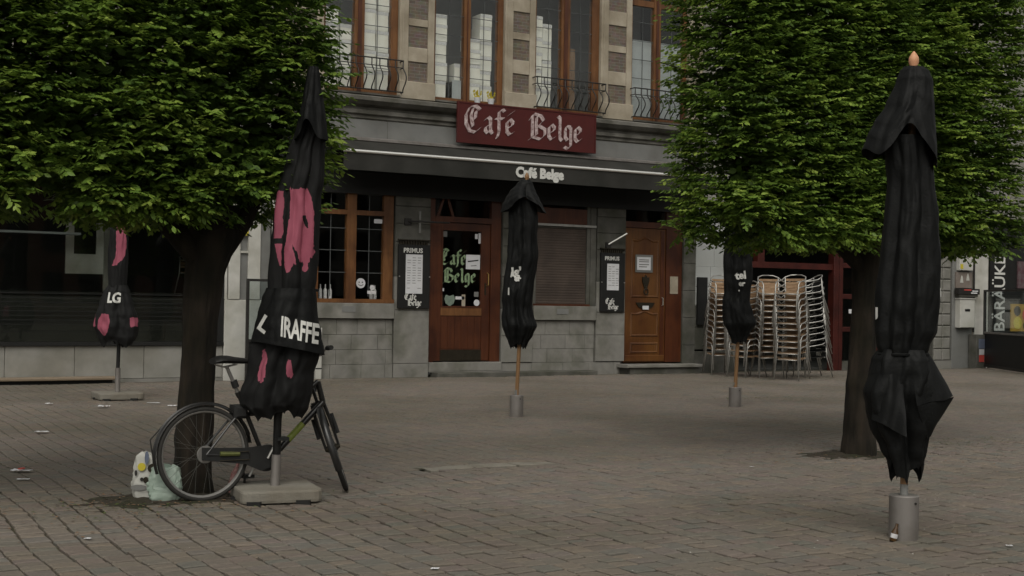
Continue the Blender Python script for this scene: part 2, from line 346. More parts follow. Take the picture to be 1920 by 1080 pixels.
# behind the kerb line the joints are filled and worn nearly flush
gx, gy = np.arange(-5, 36.01, .17), np.arange(-12.72, -.02, .17); Vg = np.array([(a, b, undul(a, b) - .0058 + .0025 * noise.noise(Vector((a * 3, b * 3, 8)))) for b in gy for a in gx]); nxg = len(gx)
Fg = np.array([(j * nxg + i, j * nxg + i + 1, (j + 1) * nxg + i + 1, (j + 1) * nxg + i) for j in range(len(gy) - 1) for i in range(nxg - 1)])
structure(link('joint_fill', np_mesh('joint_fill', Vg, Fg, m_fill, None, 'FACE', True)))
setts = []
x = -4.0
while x < 34:
    wdt = .158 + rnd.uniform(-.008, .008); ph = rnd.uniform(0, .2); y = -18.8 + ph
    while y < -.42:
        ln = rnd.choice((.10, .115, .125, .14, .15, .165, .19)) + rnd.uniform(-.008, .008)
        cx_, cy_ = x + wdt / 2, y + ln / 2
        if in_view(cx_, cy_, .9) and not any(((cx_ - p[0]) / a) ** 2 + ((cy_ - p[1]) / b) ** 2 < 1 for p, a, b in PITS) \
           and not (5.2 < cx_ < 6.6 and -12.86 < cy_ < -12.6):
            wob = .03 * math.sin(y * .9 + x * .35) + .014 * math.sin(y * 2.7 + x)
            setts.append((x + wob, y, wdt, ln))
        y += ln
    x += wdt
def sett_geo(x0, y0, wd, ln, far):
    j = .0055 + rnd.uniform(0, .0035); t = .006 + rnd.uniform(0, .004)
    worn = y0 > -12.7
    cx_, cy_ = x0 + wd / 2, y0 + ln / 2; z = undul(cx_, cy_) + rnd.uniform(-.0035, .0035) * (.5 if worn else 1)
    k_ = .012 if worn else .03; tx, ty = rnd.uniform(-k_, k_), rnd.uniform(-k_, k_)
    sk = [rnd.uniform(-.005, .005) for _ in range(8)]
    jy = j + .0022; co = [(x0 + j + sk[0], y0 + jy + sk[1]), (x0 + wd - j + sk[2], y0 + jy + sk[3]), (x0 + wd - j + sk[4], y0 + ln - jy + sk[5]), (x0 + j + sk[6], y0 + ln - jy + sk[7])]
    bot = [(a, b, -.05) for a, b in co]
    sh = [(a, b, z - .006 + (a - cx_) * tx + (b - cy_) * ty) for a, b in co]
    top = [(a + (t if a < cx_ else -t), b + (t if b < cy_ else -t), z + (a - cx_) * tx + (b - cy_) * ty) for a, b in co]
    return bot + sh + top
SF = [(0, 1, 5, 4), (1, 2, 6, 5), (2, 3, 7, 6), (3, 0, 4, 7), (4, 5, 9, 8), (5, 6, 10, 9), (6, 7, 11, 10), (7, 4, 8, 11), (8, 9, 10, 11)]
def really_in(s):
    l, dep = camspace(s[0] + s[2] / 2, s[1] + s[3] / 2)
    return abs(l) < .385 * dep and dep > 6.85
setts.sort(key=lambda s: (not really_in(s), camspace(s[0], s[1])[1]))
near, rest = setts[:300], setts[300:]
for s in near:
    vs = sett_geo(*s, False); c = Vector((s[0] + s[2] / 2, s[1] + s[3] / 2, 0))
    V = np.array([(v[0] - c.x, v[1] - c.y, v[2]) for v in vs]); tn = rnd.random()
    o = link('sett', np_mesh('sett', V, np.array(SF), m_sett, np.full(9, tn)), square); o.location = c
V = np.array([v for s in rest for v in sett_geo(*s, True)]); n_ = len(rest)
F = (np.array(SF)[None] + 12 * np.arange(n_)[:, None, None]).reshape(-1, 4)
tn = np.repeat(np.array([rnd.random() for _ in range(n_)]), 9)
o = link('setts', np_mesh('setts', V, F, m_sett, tn), square); o['kind'] = 'stuff'

scatter_pale = []
# a line of flush kerb stones across the square
kb = thing('flush_kerb', 'short row of flat kerb stones let into the setts in mid square', 'kerb', (5.2, -12.83, 0), 0)
for i in range(3):
    a = 5.24 + i * .45; fz = undul(a, -12.7)
    MB().add(sett_geo(a, -12.84, .44, .23, False), [f for f in SF]).build('kerb_stone', m_concrete, kb, kb)
# soil round the two trunks
for k, (p, a, b) in enumerate(PITS):
    nseg, nr = 60, 22; mb = MB(); vs = [(p[0], p[1], .03)]; fs = []
    for i in range(1, nr + 1):
        for q in range(nseg):
            t = 2 * math.pi * q / nseg; rr = i / nr; e = 1 + .14 * noise.noise(Vector((math.cos(t) * 2, math.sin(t) * 2, k)))
            xx, yy = p[0] + a * 1.9 * rr * e * math.cos(t), p[1] + b * 1.9 * rr * e * math.sin(t)
            vs.append((xx, yy, .026 * (1 - rr) + undul(xx, yy) + .001 + .011 * noise.noise(Vector((xx * 9, yy * 9, 0))) + .006 * noise.noise(Vector((xx * 25, yy * 25, 2))) - .012 * rr))
    fs += [(0, 1 + q, 1 + (q + 1) % nseg) for q in range(nseg)]
    for i in range(nr - 1):
        for q in range(nseg):
            l = (q + 1) % nseg; fs.append((1 + i * nseg + q, 1 + (i + 1) * nseg + q, 1 + (i + 1) * nseg + l, 1 + i * nseg + l))
    o = mb.add(vs, fs, True).build('tree_pit_soil', m_soil, None); structure(o)
# fallen leaf bits and grit collected near the trunks and joints
def scatter(name, n, mat, areas, smin, smax, label, cat):
    V = []; F = []; tn = []
    for i in range(n):
        (ax, ay), (sx, sy) = rnd.choice(areas); px, py = rnd.gauss(ax, sx), rnd.gauss(ay, sy)
        if not in_view(px, py) or py > -.5: continue
        s = rnd.uniform(smin, smax); a = rnd.uniform(0, 6.28); z = undul(px, py) + .006 + rnd.uniform(0, .006); k = len(V)
        for (u, v_, h) in ((-1, 0, 0), (0, -.5, .3), (1, 0, rnd.uniform(0, .5)), (0, .5, .1)):
            V.append((px + s * (u * math.cos(a) - v_ * math.sin(a)), py + s * (u * math.sin(a) + v_ * math.cos(a)), z + h * s))
        F.append((k, k + 1, k + 2, k + 3)); tn.append(rnd.random())
    o = link(name, np_mesh(name, np.array(V), np.array(F), mat, np.array(tn))); o['kind'] = 'stuff'; tag(o, label, cat); return o
m_litter = pm('dry_leaf_bits', (.10, .06, .035), (.20, .13, .08), 30, .9)
scatter('leaf_litter', 1100, m_litter, [((2.6, -13.6), (.5, .3)), ((9.6, -13.5), (.8, .5)), ((4.6, -4.3), (1.2, .5)), ((2.2, -14.2), (.8, .5)), ((11.5, -14), (1.5, 1))],
        .008, .020, 'scattered brown leaf bits and debris around the tree feet', 'leaf litter')
m_moss = pm('moss', (.045, .06, .018), (.08, .10, .03), 30, .95)
scatter('joint_moss', 900, m_moss, [((11.9, -13.1), (.5, .25)), ((2.4, -13.9), (.5, .25)), ((13.9, -6.8), (.6, .12)), ((8.5, -1.5), (2, .4)), ((14, -.7), (2.5, .1)), ((10.6, -12.9), (.8, .3))],
        .008, .018, 'low green moss growing in the paving joints', 'moss')
m_grit = pm('pale_grit', (.40, .39, .36), (.60, .58, .54), 30, .8)
scatter('pale_grit', 260, m_grit, [((5, -14), (3.5, 2.5)), ((3, -8), (2, 3)), ((8, -17), (2, 1))], .003, .008, 'tiny pale crumbs and grit scattered over the setts', 'grit')
# litter one can count
LITTER = [(2.02, -11.6, .085, .03, m_paper, 'crumpled red and white wrapper lying left of the plastic bag'),
          (1.93, -12.2, .05, .02, m_paper, 'small pale paper scrap just below the red and white wrapper'),
          (2.756, -8.474, .07, .03, m_paper, 'white paper scrap on the pale setts at the far left'),
          (3.538, -4.749, .05, .03, m_paper, 'little white scrap near the wooden ledge of the shop window'),
          (5.857, -6.092, .13, .05, m_paper, 'pinkish white paper seen under the umbrella cloth behind the bicycle'),
          (4.113, -5.406, .07, .05, m_paper, 'crumpled white scrap in front of the far umbrella slab'),
          (5.0, -5.52, .07, .03, m_paper, 'flat white paper half hidden behind the left tree trunk'),
          (8.05, -13.83, .02, .01, m_paper, 'tiny white fleck in the shade left of the right trunk'),
          (3.325, -16.73, .022, .015, m_paper, 'small white crumb near the bottom centre left of the paving'),
          (1.825, -15.0, .022, .015, m_paper, 'small white crumb on the setts at the lower left'),
          (6.9, -17.65, .02, .014, m_paper, 'small white crumb right of the steel umbrella socket'),
          (4.9, -4.9, .09, .02, m_paper, 'thin white strip of paper right of the far umbrella slab')]
for i, (px, py, a, b, mt, lab) in enumerate(LITTER):
    mb = MB(); n = 7; vs = []; z0 = undul(px, py) + .008
    for q in range(n):
        for p in range(4):
            vs.append((-a + 2 * a * q / (n - 1), -b * 1.3 + b * 2.6 * p / 3, .35 * b * (1 + noise.noise(Vector((q * .9 + i * 3, p * 1.1, 0)) * 1.7)) + .002))
    fs = [(q * 4 + p, (q + 1) * 4 + p, (q + 1) * 4 + p + 1, q * 4 + p + 1) for q in range(n - 1) for p in range(3)]
    o = mb.add(vs, fs).build('paper_scrap', mt); o.location = (px, py, z0); o.rotation_euler = (0, 0, -R(30) + rnd.uniform(-.3, .3))
    tag(o, lab, 'litter', 'scraps of litter on the square')
    if i == 0: MB().box(-.012, .02, -.045, .02, .022, .03).build('red_band', m_redprint, o)

# ------------------------------------------------------------------ café building
cafe = thing('cafe_building', 'old café building of grey stone and sandstone with orange oak windows', 'building', (13.5, 0, 0))
def C_(name, mat, *a, parent=None, bev=0.): return fbox(name, mat, parent or cafe, cafe, *a, bev)
def stone_wall(x0, x1, rows, y0=0., first=.45, seed=1, step=(.42, .62)):
    r_ = random.Random(seed)
    for k, (za, zb) in enumerate(rows):
        x = x0; f = first * (1 if k % 2 == 0 else .55)
        while x < x1 - .01:
            xe = x + f + r_.uniform(-.06, .06); f = r_.uniform(*step)
            if x1 - xe < .14: xe = x1
            o = C_('stone_block', m_stone, x, min(xe, x1) - .005, y0 + r_.uniform(0, .004), y0 + .25, za, zb - .005, bev=.005); x = xe
ROWS = [(.25, .53), (.53, .82), (.82, 1.12)]
stone_wall(9.15, 10.81, ROWS, .02, .52, 3); stone_wall(13.95, 15.48, ROWS, .02, .36, 5)
stone_wall(9.15, 10.81, [(-.03, .25)], .0, .40, 8); stone_wall(13.2, 16.15, [(-.03, .25)], .0, .75, 9, (.6, .9))
for a_, b_ in ((8.4, 11.57), (13.2, 16.22), (17.79, 18.1)): C_('mortar_backing', m_stone_d, a_, b_, .06, .3, -.03, 1.12)
C_('stone_sill', m_stone, 9.15, 10.81, -.05, .3, 1.125, 1.42, bev=.008); C_('stone_sill', m_stone, 13.95, 15.48, -.05, .3, 1.125, 1.42, bev=.008)
# piers: blocks stacked
def pier(x0, x1, zs, mat=m_stone, y0=-.03, y1=.35):
    for za, zb in zip(zs[:-1], zs[1:]): C_('stone_block', mat, x0, x1, y0, y1, za, zb - .006, bev=.007)
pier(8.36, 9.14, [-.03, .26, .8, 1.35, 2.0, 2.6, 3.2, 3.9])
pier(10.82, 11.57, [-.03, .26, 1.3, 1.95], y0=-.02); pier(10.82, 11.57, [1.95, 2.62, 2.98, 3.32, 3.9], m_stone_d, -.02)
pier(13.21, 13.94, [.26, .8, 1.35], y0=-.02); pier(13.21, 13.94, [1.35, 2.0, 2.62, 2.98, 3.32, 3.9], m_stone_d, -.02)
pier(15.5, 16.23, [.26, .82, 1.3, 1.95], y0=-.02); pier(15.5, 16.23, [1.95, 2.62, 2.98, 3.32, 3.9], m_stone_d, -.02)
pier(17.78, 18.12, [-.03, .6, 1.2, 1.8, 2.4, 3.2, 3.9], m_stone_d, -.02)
# shopfront head and apron, black to paint in the shade under the awning
C_('shopfront_head', m_black, 8.36, 18.12, -.05, .3, 3.92, 4.5); C_('awning_shade_apron', m_black, 8.36, 18.12, -.06, -.035, 3.50, 3.915); C_('shopfront_beam', m_red, 9.14, 17.78, .06, .14, 3.84, 3.915)
# interior: floor, back wall, ceiling
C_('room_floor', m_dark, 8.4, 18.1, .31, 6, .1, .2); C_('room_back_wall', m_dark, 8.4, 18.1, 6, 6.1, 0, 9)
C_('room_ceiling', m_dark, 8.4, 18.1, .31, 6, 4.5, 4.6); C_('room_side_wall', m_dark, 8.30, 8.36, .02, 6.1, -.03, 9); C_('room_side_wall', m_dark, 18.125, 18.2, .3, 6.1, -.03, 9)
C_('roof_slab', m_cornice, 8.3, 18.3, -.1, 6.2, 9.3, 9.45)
def frame_rect(mb, x0, x1, z0, z1, t, y0, y1, tb=None):
    tb = tb or t
    mb.box(x0, x0 + t, y0, y1, z0, z1); mb.box(x1 - t, x1, y0, y1, z0, z1); mb.box(x0 + t, x1 - t, y0, y1, z0, z0 + tb); mb.box(x0 + t, x1 - t, y0, y1, z1 - t, z1)
def leaf_pane(win, x0, x1, z0, z1, y, vx, hz, mat=None):
    """one glazed leaf with its leads"""
    p = C_('pane', mat or m_glass, x0, x1, y, y + .004, z0, z1, parent=win); mb = MB()
    for v in vx: mb.box(v - .007, v + .007, y - .006, y - .001, z0, z1)
    for h in hz: mb.box(x0, x1, y - .008, y - .0015, h - .007, h + .007)
    if vx or hz: mb.build('lead_grid', m_lead, win, cafe)
# left ground floor window
mb = MB(); frame_rect(mb, 9.15, 10.79, 1.42, 3.92, .07, .02, .12); mb.box(9.82, 10.01, .0, .12, 1.5, 3.85); mb.box(9.22, 10.72, .005, .11, 3.10, 3.19); mb.box(9.12, 10.8, -.045, .02, 1.425, 1.50)
mb.box(10.58, 10.72, .01, .11, 1.5, 3.85); mb.box(9.22, 9.25, .01, .11, 1.5, 3.85)
win = mb.build('window', m_wood, cafe, cafe)
leaf_pane(win, 9.25, 9.82, 1.55, 3.10, .07, [9.51], [2.0, 2.42, 2.84]); leaf_pane(win, 10.01, 10.58, 1.55, 3.10, .07, [10.3], [2.0, 2.42, 2.84])
leaf_pane(win, 9.25, 9.82, 3.19, 3.85, .07, [9.51], [3.5]); leaf_pane(win, 10.01, 10.58, 3.19, 3.85, .07, [10.3], [3.5])
mb = MB(); mb.lathe([(.095, -.004), (.095, 0)], 28, (10.14, .060, 1.80), 'y'); o = mb.build('sticker', m_paper, win, cafe); o['label'] = 'round white smiling face sticker'
mb = MB()
for dx in (-.035, .03): mb.lathe([(.013, -.003), (.013, 0)], 10, (10.14 + dx, .0545, 1.82), 'y')
mb.tube([(10.14 + .05 * math.cos(R(a)), .053, 1.795 + .04 * math.sin(R(a))) for a in range(200, 341, 20)], .005, 5); mb.build('face_print', m_black, win, cafe)
MB().lathe([(.05, -.004), (.05, 0)], 20, (10.38, .060, 1.72), 'y').build('sticker', m_paper2, win, cafe); C_('sticker', m_paper2, 10.28, 10.46, .058, .062, 1.60, 1.66, parent=win); C_('sticker', m_paper, 10.40, 10.57, .058, .062, 2.96, 3.04, parent=win)
C_('sill_plate', m_frieze, 9.72, 9.99, -.058, -.0505, 1.25, 1.36); C_('sill_plate', m_frieze, 14.5, 14.78, -.058, -.0505, 1.25, 1.36)
mb = MB()
for i, bx in enumerate((9.3, 9.42, 9.5, 9.62, 10.45, 10.55)):
    mb.lathe([(.035, 0), (.035, .16), (.012, .2), (.012, .27)], 10, (bx, .26 + .05 * (i % 2), 1.50))
bo = mb.build('bottles_on_sill', m_paper2, None); tag(bo, 'small bottles and cups standing inside the leaded café window', 'bottles'); bo['kind'] = 'stuff'
C_('inner_sill', m_wood_r, 9.2, 10.7, .13, .42, 1.44, 1.49)
# glazed café door
dr = C_('door', m_wood_r, 11.70, 11.86, .06, .12, .30, 3.04)
D = lambda n, m, *a, bev=0.: C_(n, m, *a, parent=dr, bev=bev)
D('door_stile', m_wood_r, 12.78, 12.96, .06, .12, .30, 3.04); D('door_rail', m_wood_r, 11.861, 12.779, .06, .12, 2.92, 3.04); D('door_rail', m_wood, 11.861, 12.779, .06, .12, 1.20, 1.36)
D('door_panel', m_wood_r, 11.861, 12.779, .075, .11, .52, 1.199)
for i in range(6): D('panel_board', m_wood_r, 11.88 + i * .15, 12.02 + i * .15, .068, .076, .54, 1.17)
D('kick_plate', m_bronze, 11.861, 12.779, .055, .11, .30, .52); D('pane', m_glass, 11.861, 12.779, .09, .094, 1.36, 2.92)
mb = MB(); frame_rect(mb, 11.861, 12.779, 1.36, 2.92, .03, .05, .09); mb.build('glazing_bead', m_wood_r, dr, cafe)
o = MB().tube([(12.90, .06, 1.80), (12.90, .0, 1.82), (12.90, .0, 2.04), (12.90, .06, 2.06)], .012, 8).build('handle', m_brass, dr, cafe); D('lock_plate', m_bronze, 12.84, 12.88, .052, .06, 1.62, 1.86)
mb = MB(); nib_text(mb, 'Café', .20, (11.83, .086, 2.21), X, Z, NF, .28, th=.003, spread=.04); nib_text(mb, 'Belge', .185, (11.93, .086, 1.86), X, Z, NF, .30, th=.003); mb.build('door_lettering', m_letter_g, dr, cafe)
D('notice', m_paper, 12.42, 12.74, .075, .080, 2.13, 2.42); mb = MB(); mb.add([(12.46, .0735, 2.27), (12.70, .0735, 2.30), (12.70, .0735, 2.325), (12.46, .0735, 2.295)], [(0, 1, 2, 3)]); mb.add([(12.53, .0735, 2.19), (12.66, .0735, 2.20), (12.66, .0735, 2.212), (12.53, .0735, 2.202)], [(0, 1, 2, 3)]); mb.build('notice_text', m_black, dr, cafe)
for (a, b, c, d, mt) in ((11.88, 11.99, 2.76, 2.87, m_frieze), (12.62, 12.68, 2.74, 2.84, m_paper2), (12.70, 12.79, 2.65, 2.86, m_paper), (11.86, 11.94, 1.68, 1.74, m_paper2), (12.20, 12.40, 1.52, 1.58, m_paper2), (12.34, 12.42, 1.38, 1.62, m_sand), (12.62, 12.72, 1.58, 1.68, m_frieze), (11.87, 11.93, 1.4, 1.6, m_bronze)):
    D('sticker', mt, a, min(b, 12.775), .080, .086, c, d)
MB().poly([(12.07 + .12 * a, .084, 1.50 + .12 * b) for a, b in ((0, -1), (.75, -.5), (1, .3), (.7, .95), (0, .7), (-.7, .95), (-1, .3), (-.75, -.5))], (0, -.004, 0)).build('shield_sticker', pm('grey_green_print', (.12, .16, .13), (.2, .25, .2), 20), dr, cafe)
MB().lathe([(.065, -.004), (.065, 0)], 20, (12.68, .084, 1.46), 'y').build('sticker', m_paper, dr, cafe)
# door frame, transom with slanted bars
mb = MB(); mb.box(11.575, 11.695, .03, .14, .28, 3.92); mb.box(12.965, 13.19, .03, .14, .28, 3.92); mb.box(11.695, 12.965, .02, .14, 3.05, 3.16)
for (a, b) in (((11.74, 3.16), (11.90, 3.6)), ((12.08, 3.16), (11.94, 3.6))): mb.poly([(a[0], .06, a[1]), (a[0] + .06, .06, a[1]), (b[0] + .05, .06, b[1]), (b[0], .06, b[1])], (0, .04, 0))
mb.build('door_frame', m_wood_r, cafe, cafe); C_('transom_pane', m_glass, 11.7, 12.96, .10, .104, 3.16, 3.84)
C_('threshold', m_stone, 11.575, 13.2, -.06, .31, .10, .275, bev=.01); C_('doorstep', m_stone_d, 11.62, 15.35, -.34, -.003, -.02, .085, bev=.012)
C_('doorstep_slab', m_stone, 11.575, 13.2, -.10, -.004, .086, .10)
# shuttered window
mb = MB(); n_s = 29
for i in range(n_s):
    z0 = 1.46 + i * .0545; k = len(mb.v)
    mb.add([(14.02, .055, z0), (15.26, .055, z0), (15.26, .050, z0 + .02), (14.02, .050, z0 + .02), (15.26, .051, z0 + .045), (14.02, .051, z0 + .045), (15.26, .055, z0 + .0535), (14.02, .055, z0 + .0535)],
           [(0, 1, 2, 3), (3, 2, 4, 5), (5, 4, 6, 7)])
sh = mb.build('roller_shutter', m_shutter, cafe, cafe); C_('shutter_bar', m_alu, 13.96, 15.47, -.03, .02, 3.075, 3.12)
mb = MB(); mb.box(13.95, 14.02, .01, .12, 1.42, 3.92); mb.box(15.26, 15.34, .01, .12, 1.42, 3.92); mb.box(15.345, 15.48, .0, .12, 1.42, 3.92); mb.box(14.02, 15.26, .02, .12, 3.04, 3.07); mb.build('window_frame', m_stone_d, cafe, cafe)
C_('shutter_case', m_wood_r, 14.02, 15.26, .02, .12, 3.125, 3.45); C_('transom_pane', m_glass, 14.02, 15.26, .06, .064, 3.45, 3.84); C_('bottom_rail', m_wood_r, 13.95, 15.34, -.01, .05, 1.421, 1.46)
# honey brown house door
hd = C_('door', m_wood_y, 16.26, 17.33, .05, .11, .23, 3.12); mb = MB()
H_ = lambda n, m, *a, bev=0.: C_(n, m, *a, parent=hd, bev=bev)
def panel(x0, x1, z0, z1, arch=0.):
    mb = MB(); n = 10; t = .028
    def ring(o): 
        pts = [(x0 + o, z0 + o), (x1 - o, z0 + o)]
        for i in range(n + 1):
            u = i / n; xx = (x1 - o) + (x0 - x1 + 2 * o) * u; pts.append((xx, z1 - o + arch * math.sin(math.pi * u) ** 2 - arch * .5 * (math.sin(2 * math.pi * u) ** 2)))
        return pts
    A, B, Cc = ring(0), ring(t), ring(t * 1.9); k = len(A)
    vs = [(p[0], .050, p[1]) for p in A] + [(p[0], .030, p[1]) for p in B] + [(p[0], .046, p[1]) for p in Cc]
    fs = [(i, (i + 1) % k, k + (i + 1) % k, k + i) for i in range(k)] + [(k + i, k + (i + 1) % k, 2 * k + (i + 1) % k, 2 * k + i) for i in range(k)] + [tuple(range(2 * k, 3 * k))]
    mb.add(vs, fs).build('raised_panel', m_wood_y, hd, cafe)
panel(16.42, 17.16, 1.62, 2.88, .06); panel(16.42, 17.16, .78, 1.30, .05); panel(16.42, 17.16, .42, .66, 0)
H_('door_batten', m_wood_r, 17.20, 17.30, .038, .0495, .30, 3.08); H_('weather_board', m_wood_y, 16.28, 17.31, .02, .0495, .25, .38, bev=.01)
H_('notice', m_frieze, 16.52, 16.98, .026, .030, 2.17, 2.55); H_('notice', m_paper, 16.56, 16.92, .018, .022, 2.22, 2.50)
mb = MB(); [mb.add([(16.61, .0165, z_), (16.87 - .05 * (z_ < 2.3), .0165, z_), (16.87 - .05 * (z_ < 2.3), .0165, z_ + .02), (16.61, .0165, z_ + .02)], [(0, 1, 2, 3)]) for z_ in (2.28, 2.33, 2.39, 2.43)]; mb.build('notice_text', m_frieze, hd, cafe)
mb = MB(); mb.poly([(16.80 + .10 * a, .046, 1.96 + .14 * b) for a, b in ((-.3, -1), (.3, -1), (.9, .2), (.9, .8), (.3, .75), (0, 1.1), (-.3, .75), (-.9, .8), (-.9, .2))], (0, -.03, 0))
mb.tube([(16.80 + .055 * math.cos(t * .5), .010, 1.76 + .065 * math.sin(t * .5)) for t in range(13)], .013, 7, close=True); mb.tube([(16.8, .02, 1.88), (16.8, .01, 1.80)], .014, 6); mb.build('knocker', m_bronze, hd, cafe)
mb = MB(); mb.poly([(16.55, .046, 1.52), (17.05, .046, 1.52), (16.98, .046, 1.42), (16.80, .046, 1.38), (16.62, .046, 1.42)], (0, -.022, 0)); mb.build('letter_slot', m_bronze, hd, cafe)
H_('letter_flap', m_paper, 16.72, 16.88, .012, .022, 1.37, 1.45); MB().tube([(17.25, .038, 1.46), (17.25, .0, 1.47), (17.25, .0, 1.62), (17.25, .038, 1.63)], .011, 8).build('handle', m_alu, hd, cafe)
mb = MB(); mb.box(17.34, 17.77, .03, .12, .23, 3.9); mb.box(16.235, 17.34, .02, .12, 3.13, 3.26); mb.box(16.235, 16.258, .03, .12, .23, 3.9); mb.build('door_frame', m_wood_r, cafe, cafe); C_('transom_pane', m_glass, 16.26, 17.34, .07, .074, 3.26, 3.84)
nm = C_('name_plate', m_sand, 17.45, 17.66, .018, .029, 1.72, 2.10)
C_('doorstep_slab', m_stone, 16.05, 18.05, -.42, .05, .135, .20, bev=.01); C_('doorstep', m_stone_d, 16.15, 17.98, -.36, .04, -.02, .134)

# upper cornice, frieze
mb = MB(); prof = [(.1, 4.50), (-.02, 4.50), (-.02, 4.93), (-.05, 4.95), (-.05, 5.0), (-.10, 5.03), (-.10, 5.10), (-.05, 5.12), (-.05, 5.16), (-.16, 5.20), (-.24, 5.27), (-.24, 5.34), (-.20, 5.365), (.1, 5.40)]
k = len(prof); mb.add([(8.3, p[0], p[1]) for p in prof] + [(18.25, p[0], p[1]) for p in prof], [(i, i + 1, k + i + 1, k + i) for i in range(k - 1)] + [tuple(range(k)), tuple(range(k, 2 * k))[::-1]])
mb.build('cornice', m_cornice, cafe, cafe)
C_('frieze', m_frieze, 8.3, 18.25, -.03, -.021, 4.52, 4.92)
for xx in (10.6, 12.9, 15.2, 17.5): C_('frieze_seam', m_stone_d, xx, xx + .008, -.0325, -.0302, 4.52, 4.92)
# upper storey piers with brick panels
BR = [(5.75, 6.14), (6.43, 6.84), (6.99, 7.41), (7.72, 8.12), (8.4, 8.8)]
for x0, x1 in ((8.4, 9.28), (10.85, 11.60), (13.20, 13.92), (15.54, 16.33), (17.86, 18.25)):
    C_('pier_base', m_sand, x0 - .01, x1 + .01, -.06, .35, 5.40, 5.745, bev=.012)
    if x1 - x0 > .5:
        a, b = x0 + .19, x1 - .14
        C_('pier_shaft', m_sand, x0, a - .003, 0, .35, 5.75, 9.3, bev=.006); C_('pier_shaft', m_sand, b + .003, x1, 0, .35, 5.75, 9.3, bev=.006)
        C_('pier_moulding', m_sand, x0 + .05, x0 + .085, -.012, -.0005, 5.75, 9.3)
        zz = 5.75
        for (za, zb) in BR:
            if za > zz + .02: C_('stone_band', m_sand, a, b, .012, .35, zz, za - .004, bev=.006)
            C_('brick_panel', m_brick, a, b, .035, .35, za, zb); zz = zb + .004
        C_('stone_band', m_sand, a, b, .012, .35, zz, 9.3)
    else: C_('pier_shaft', m_sand, x0, x1, 0, .35, 5.75, 9.3, bev=.006)
def upwin(x0, xm0, xm1, x1, rf):
    """tall french window: frame, two leaded leaves"""
    mb = MB(); mb.box(x0, x0 + .05, .08, .2, 5.44, 9.2); mb.box(x1 - rf, x1, .08, .2, 5.44, 9.2); mb.box(xm0, xm1, .06, .2, 5.44, 9.2)
    mb.box(x0 + .05, xm0, .09, .19, 5.44, 5.52); mb.box(xm1, x1 - rf, .09, .19, 5.44, 5.52); mb.box(x0 + .05, xm0, .075, .2, 7.93, 8.06); mb.box(xm1, x1 - rf, .075, .2, 7.93, 8.06)
    wn = mb.build('window', m_wood, cafe, cafe); MB().box(xm0 + .06, xm1 - .06, .045, .059, 5.46, 9.2).build('window_bar', m_wood_r, wn, cafe)
    hz = [5.55 + .405 * i for i in range(1, 6)]
    leaf_pane(wn, x0 + .05, xm0, 5.52, 7.93, .10, [(x0 + .05 + xm0) / 2], hz); leaf_pane(wn, xm1, x1 - rf, 5.52, 7.93, .10, [(xm1 + x1 - rf) / 2], hz)
    leaf_pane(wn, x0 + .05, xm0, 8.06, 9.2, .13, [], [8.5]); leaf_pane(wn, xm1, x1 - rf, 8.06, 9.2, .13, [], [8.5])
    C_('stone_ledge', m_cornice, x0, x1, -.10, .3, 5.402, 5.438); return wn
upwin(9.29, 9.93, 10.13, 10.84, .14); upwin(11.61, 12.29, 12.43, 13.19, .12); upwin(13.93, 14.58, 14.79, 15.53, .18); upwin(16.34, 16.95, 17.13, 17.85, .1)
C_('upper_floor', m_dark, 8.4, 18.1, .35, 6, 4.601, 4.65)
C_('partition_wall', m_frieze, 8.4, 18.1, 2.2, 2.25, 4.66, 9.29)
# frosted film behind lower panes
for (a, b, za, zb) in ((16.40, 16.94, 5.53, 7.2), (17.14, 17.74, 5.53, 7.2), (12.08, 12.28, 5.53, 5.9)): C_('frosted_film', m_film, a, b, .150, .153, za, zb)
# white archive boxes stacked behind the windows, each one a thing
BOXES = [(9.36, 9.62, .24, 5.53, [.3, .3, .28, .33, .3]), (9.64, 9.9, .26, 5.53, [.32, .3, .3, .3]), (10.15, 10.40, .22, 5.53, [.37, .40, .40, .40, .3]), (10.43, 10.68, .24, 5.53, [.4, .35, .42, .38, .4]),
         (11.68, 11.94, .22, 5.53, [.33, .36, .42, .34, .2]), (12.16, 12.28, .30, 5.9, [.35]), (12.45, 12.70, .22, 5.53, [.35, .38, .3, .22]), (12.72, 12.98, .26, 5.53, [.33, .3, .3, .3, .3, .25]),
         (13.98, 14.16, .22, 5.53, [.4, .38, .36, .3, .45]), (14.20, 14.42, .28, 5.53, [.38, .2, .42, .4, .36])]
bi = 0; names = ('leftmost', 'second', 'third', 'fourth', 'fifth', 'sixth', 'seventh', 'eighth', 'ninth', 'rightmost'); lv = ('bottom', 'second lowest', 'third', 'fourth', 'fifth', 'sixth')
for si, (a, b, y0, z, hs_) in enumerate(BOXES):
    for k, h in enumerate(hs_):
        jx = rnd.uniform(-.012, .012)
        bx = MB().box(-(b - a) / 2, (b - a) / 2, 0, .36, 0, h - .006).build('storage_box', m_box); bx.location = ((a + b) / 2 + jx, y0 - .085 + rnd.uniform(0, .015), z)
        tag(bx, f'white storage box, {lv[k]} of the {names[si]} box stack behind the upper windows', 'box', 'white boxes stacked behind the upper windows')
        MB().box(-(b - a) / 2 - .004, (b - a) / 2 + .004, -.004, -.0005, h - .075, h - .012).build('lid_edge', m_paper2, bx); z += h
cl = MB().box(14.87, 15.2, .5, .53, 5.6, 6.9).build('reflection_backdrop', pm('brown_house_reflection', (.20, .12, .07), (.28, .18, .11), 3)); tag(cl, 'brown cardboard in place of a mirrored house, behind the upper window right of the sign', 'backdrop')  # house reflection in the pane, put in as a brown sheet
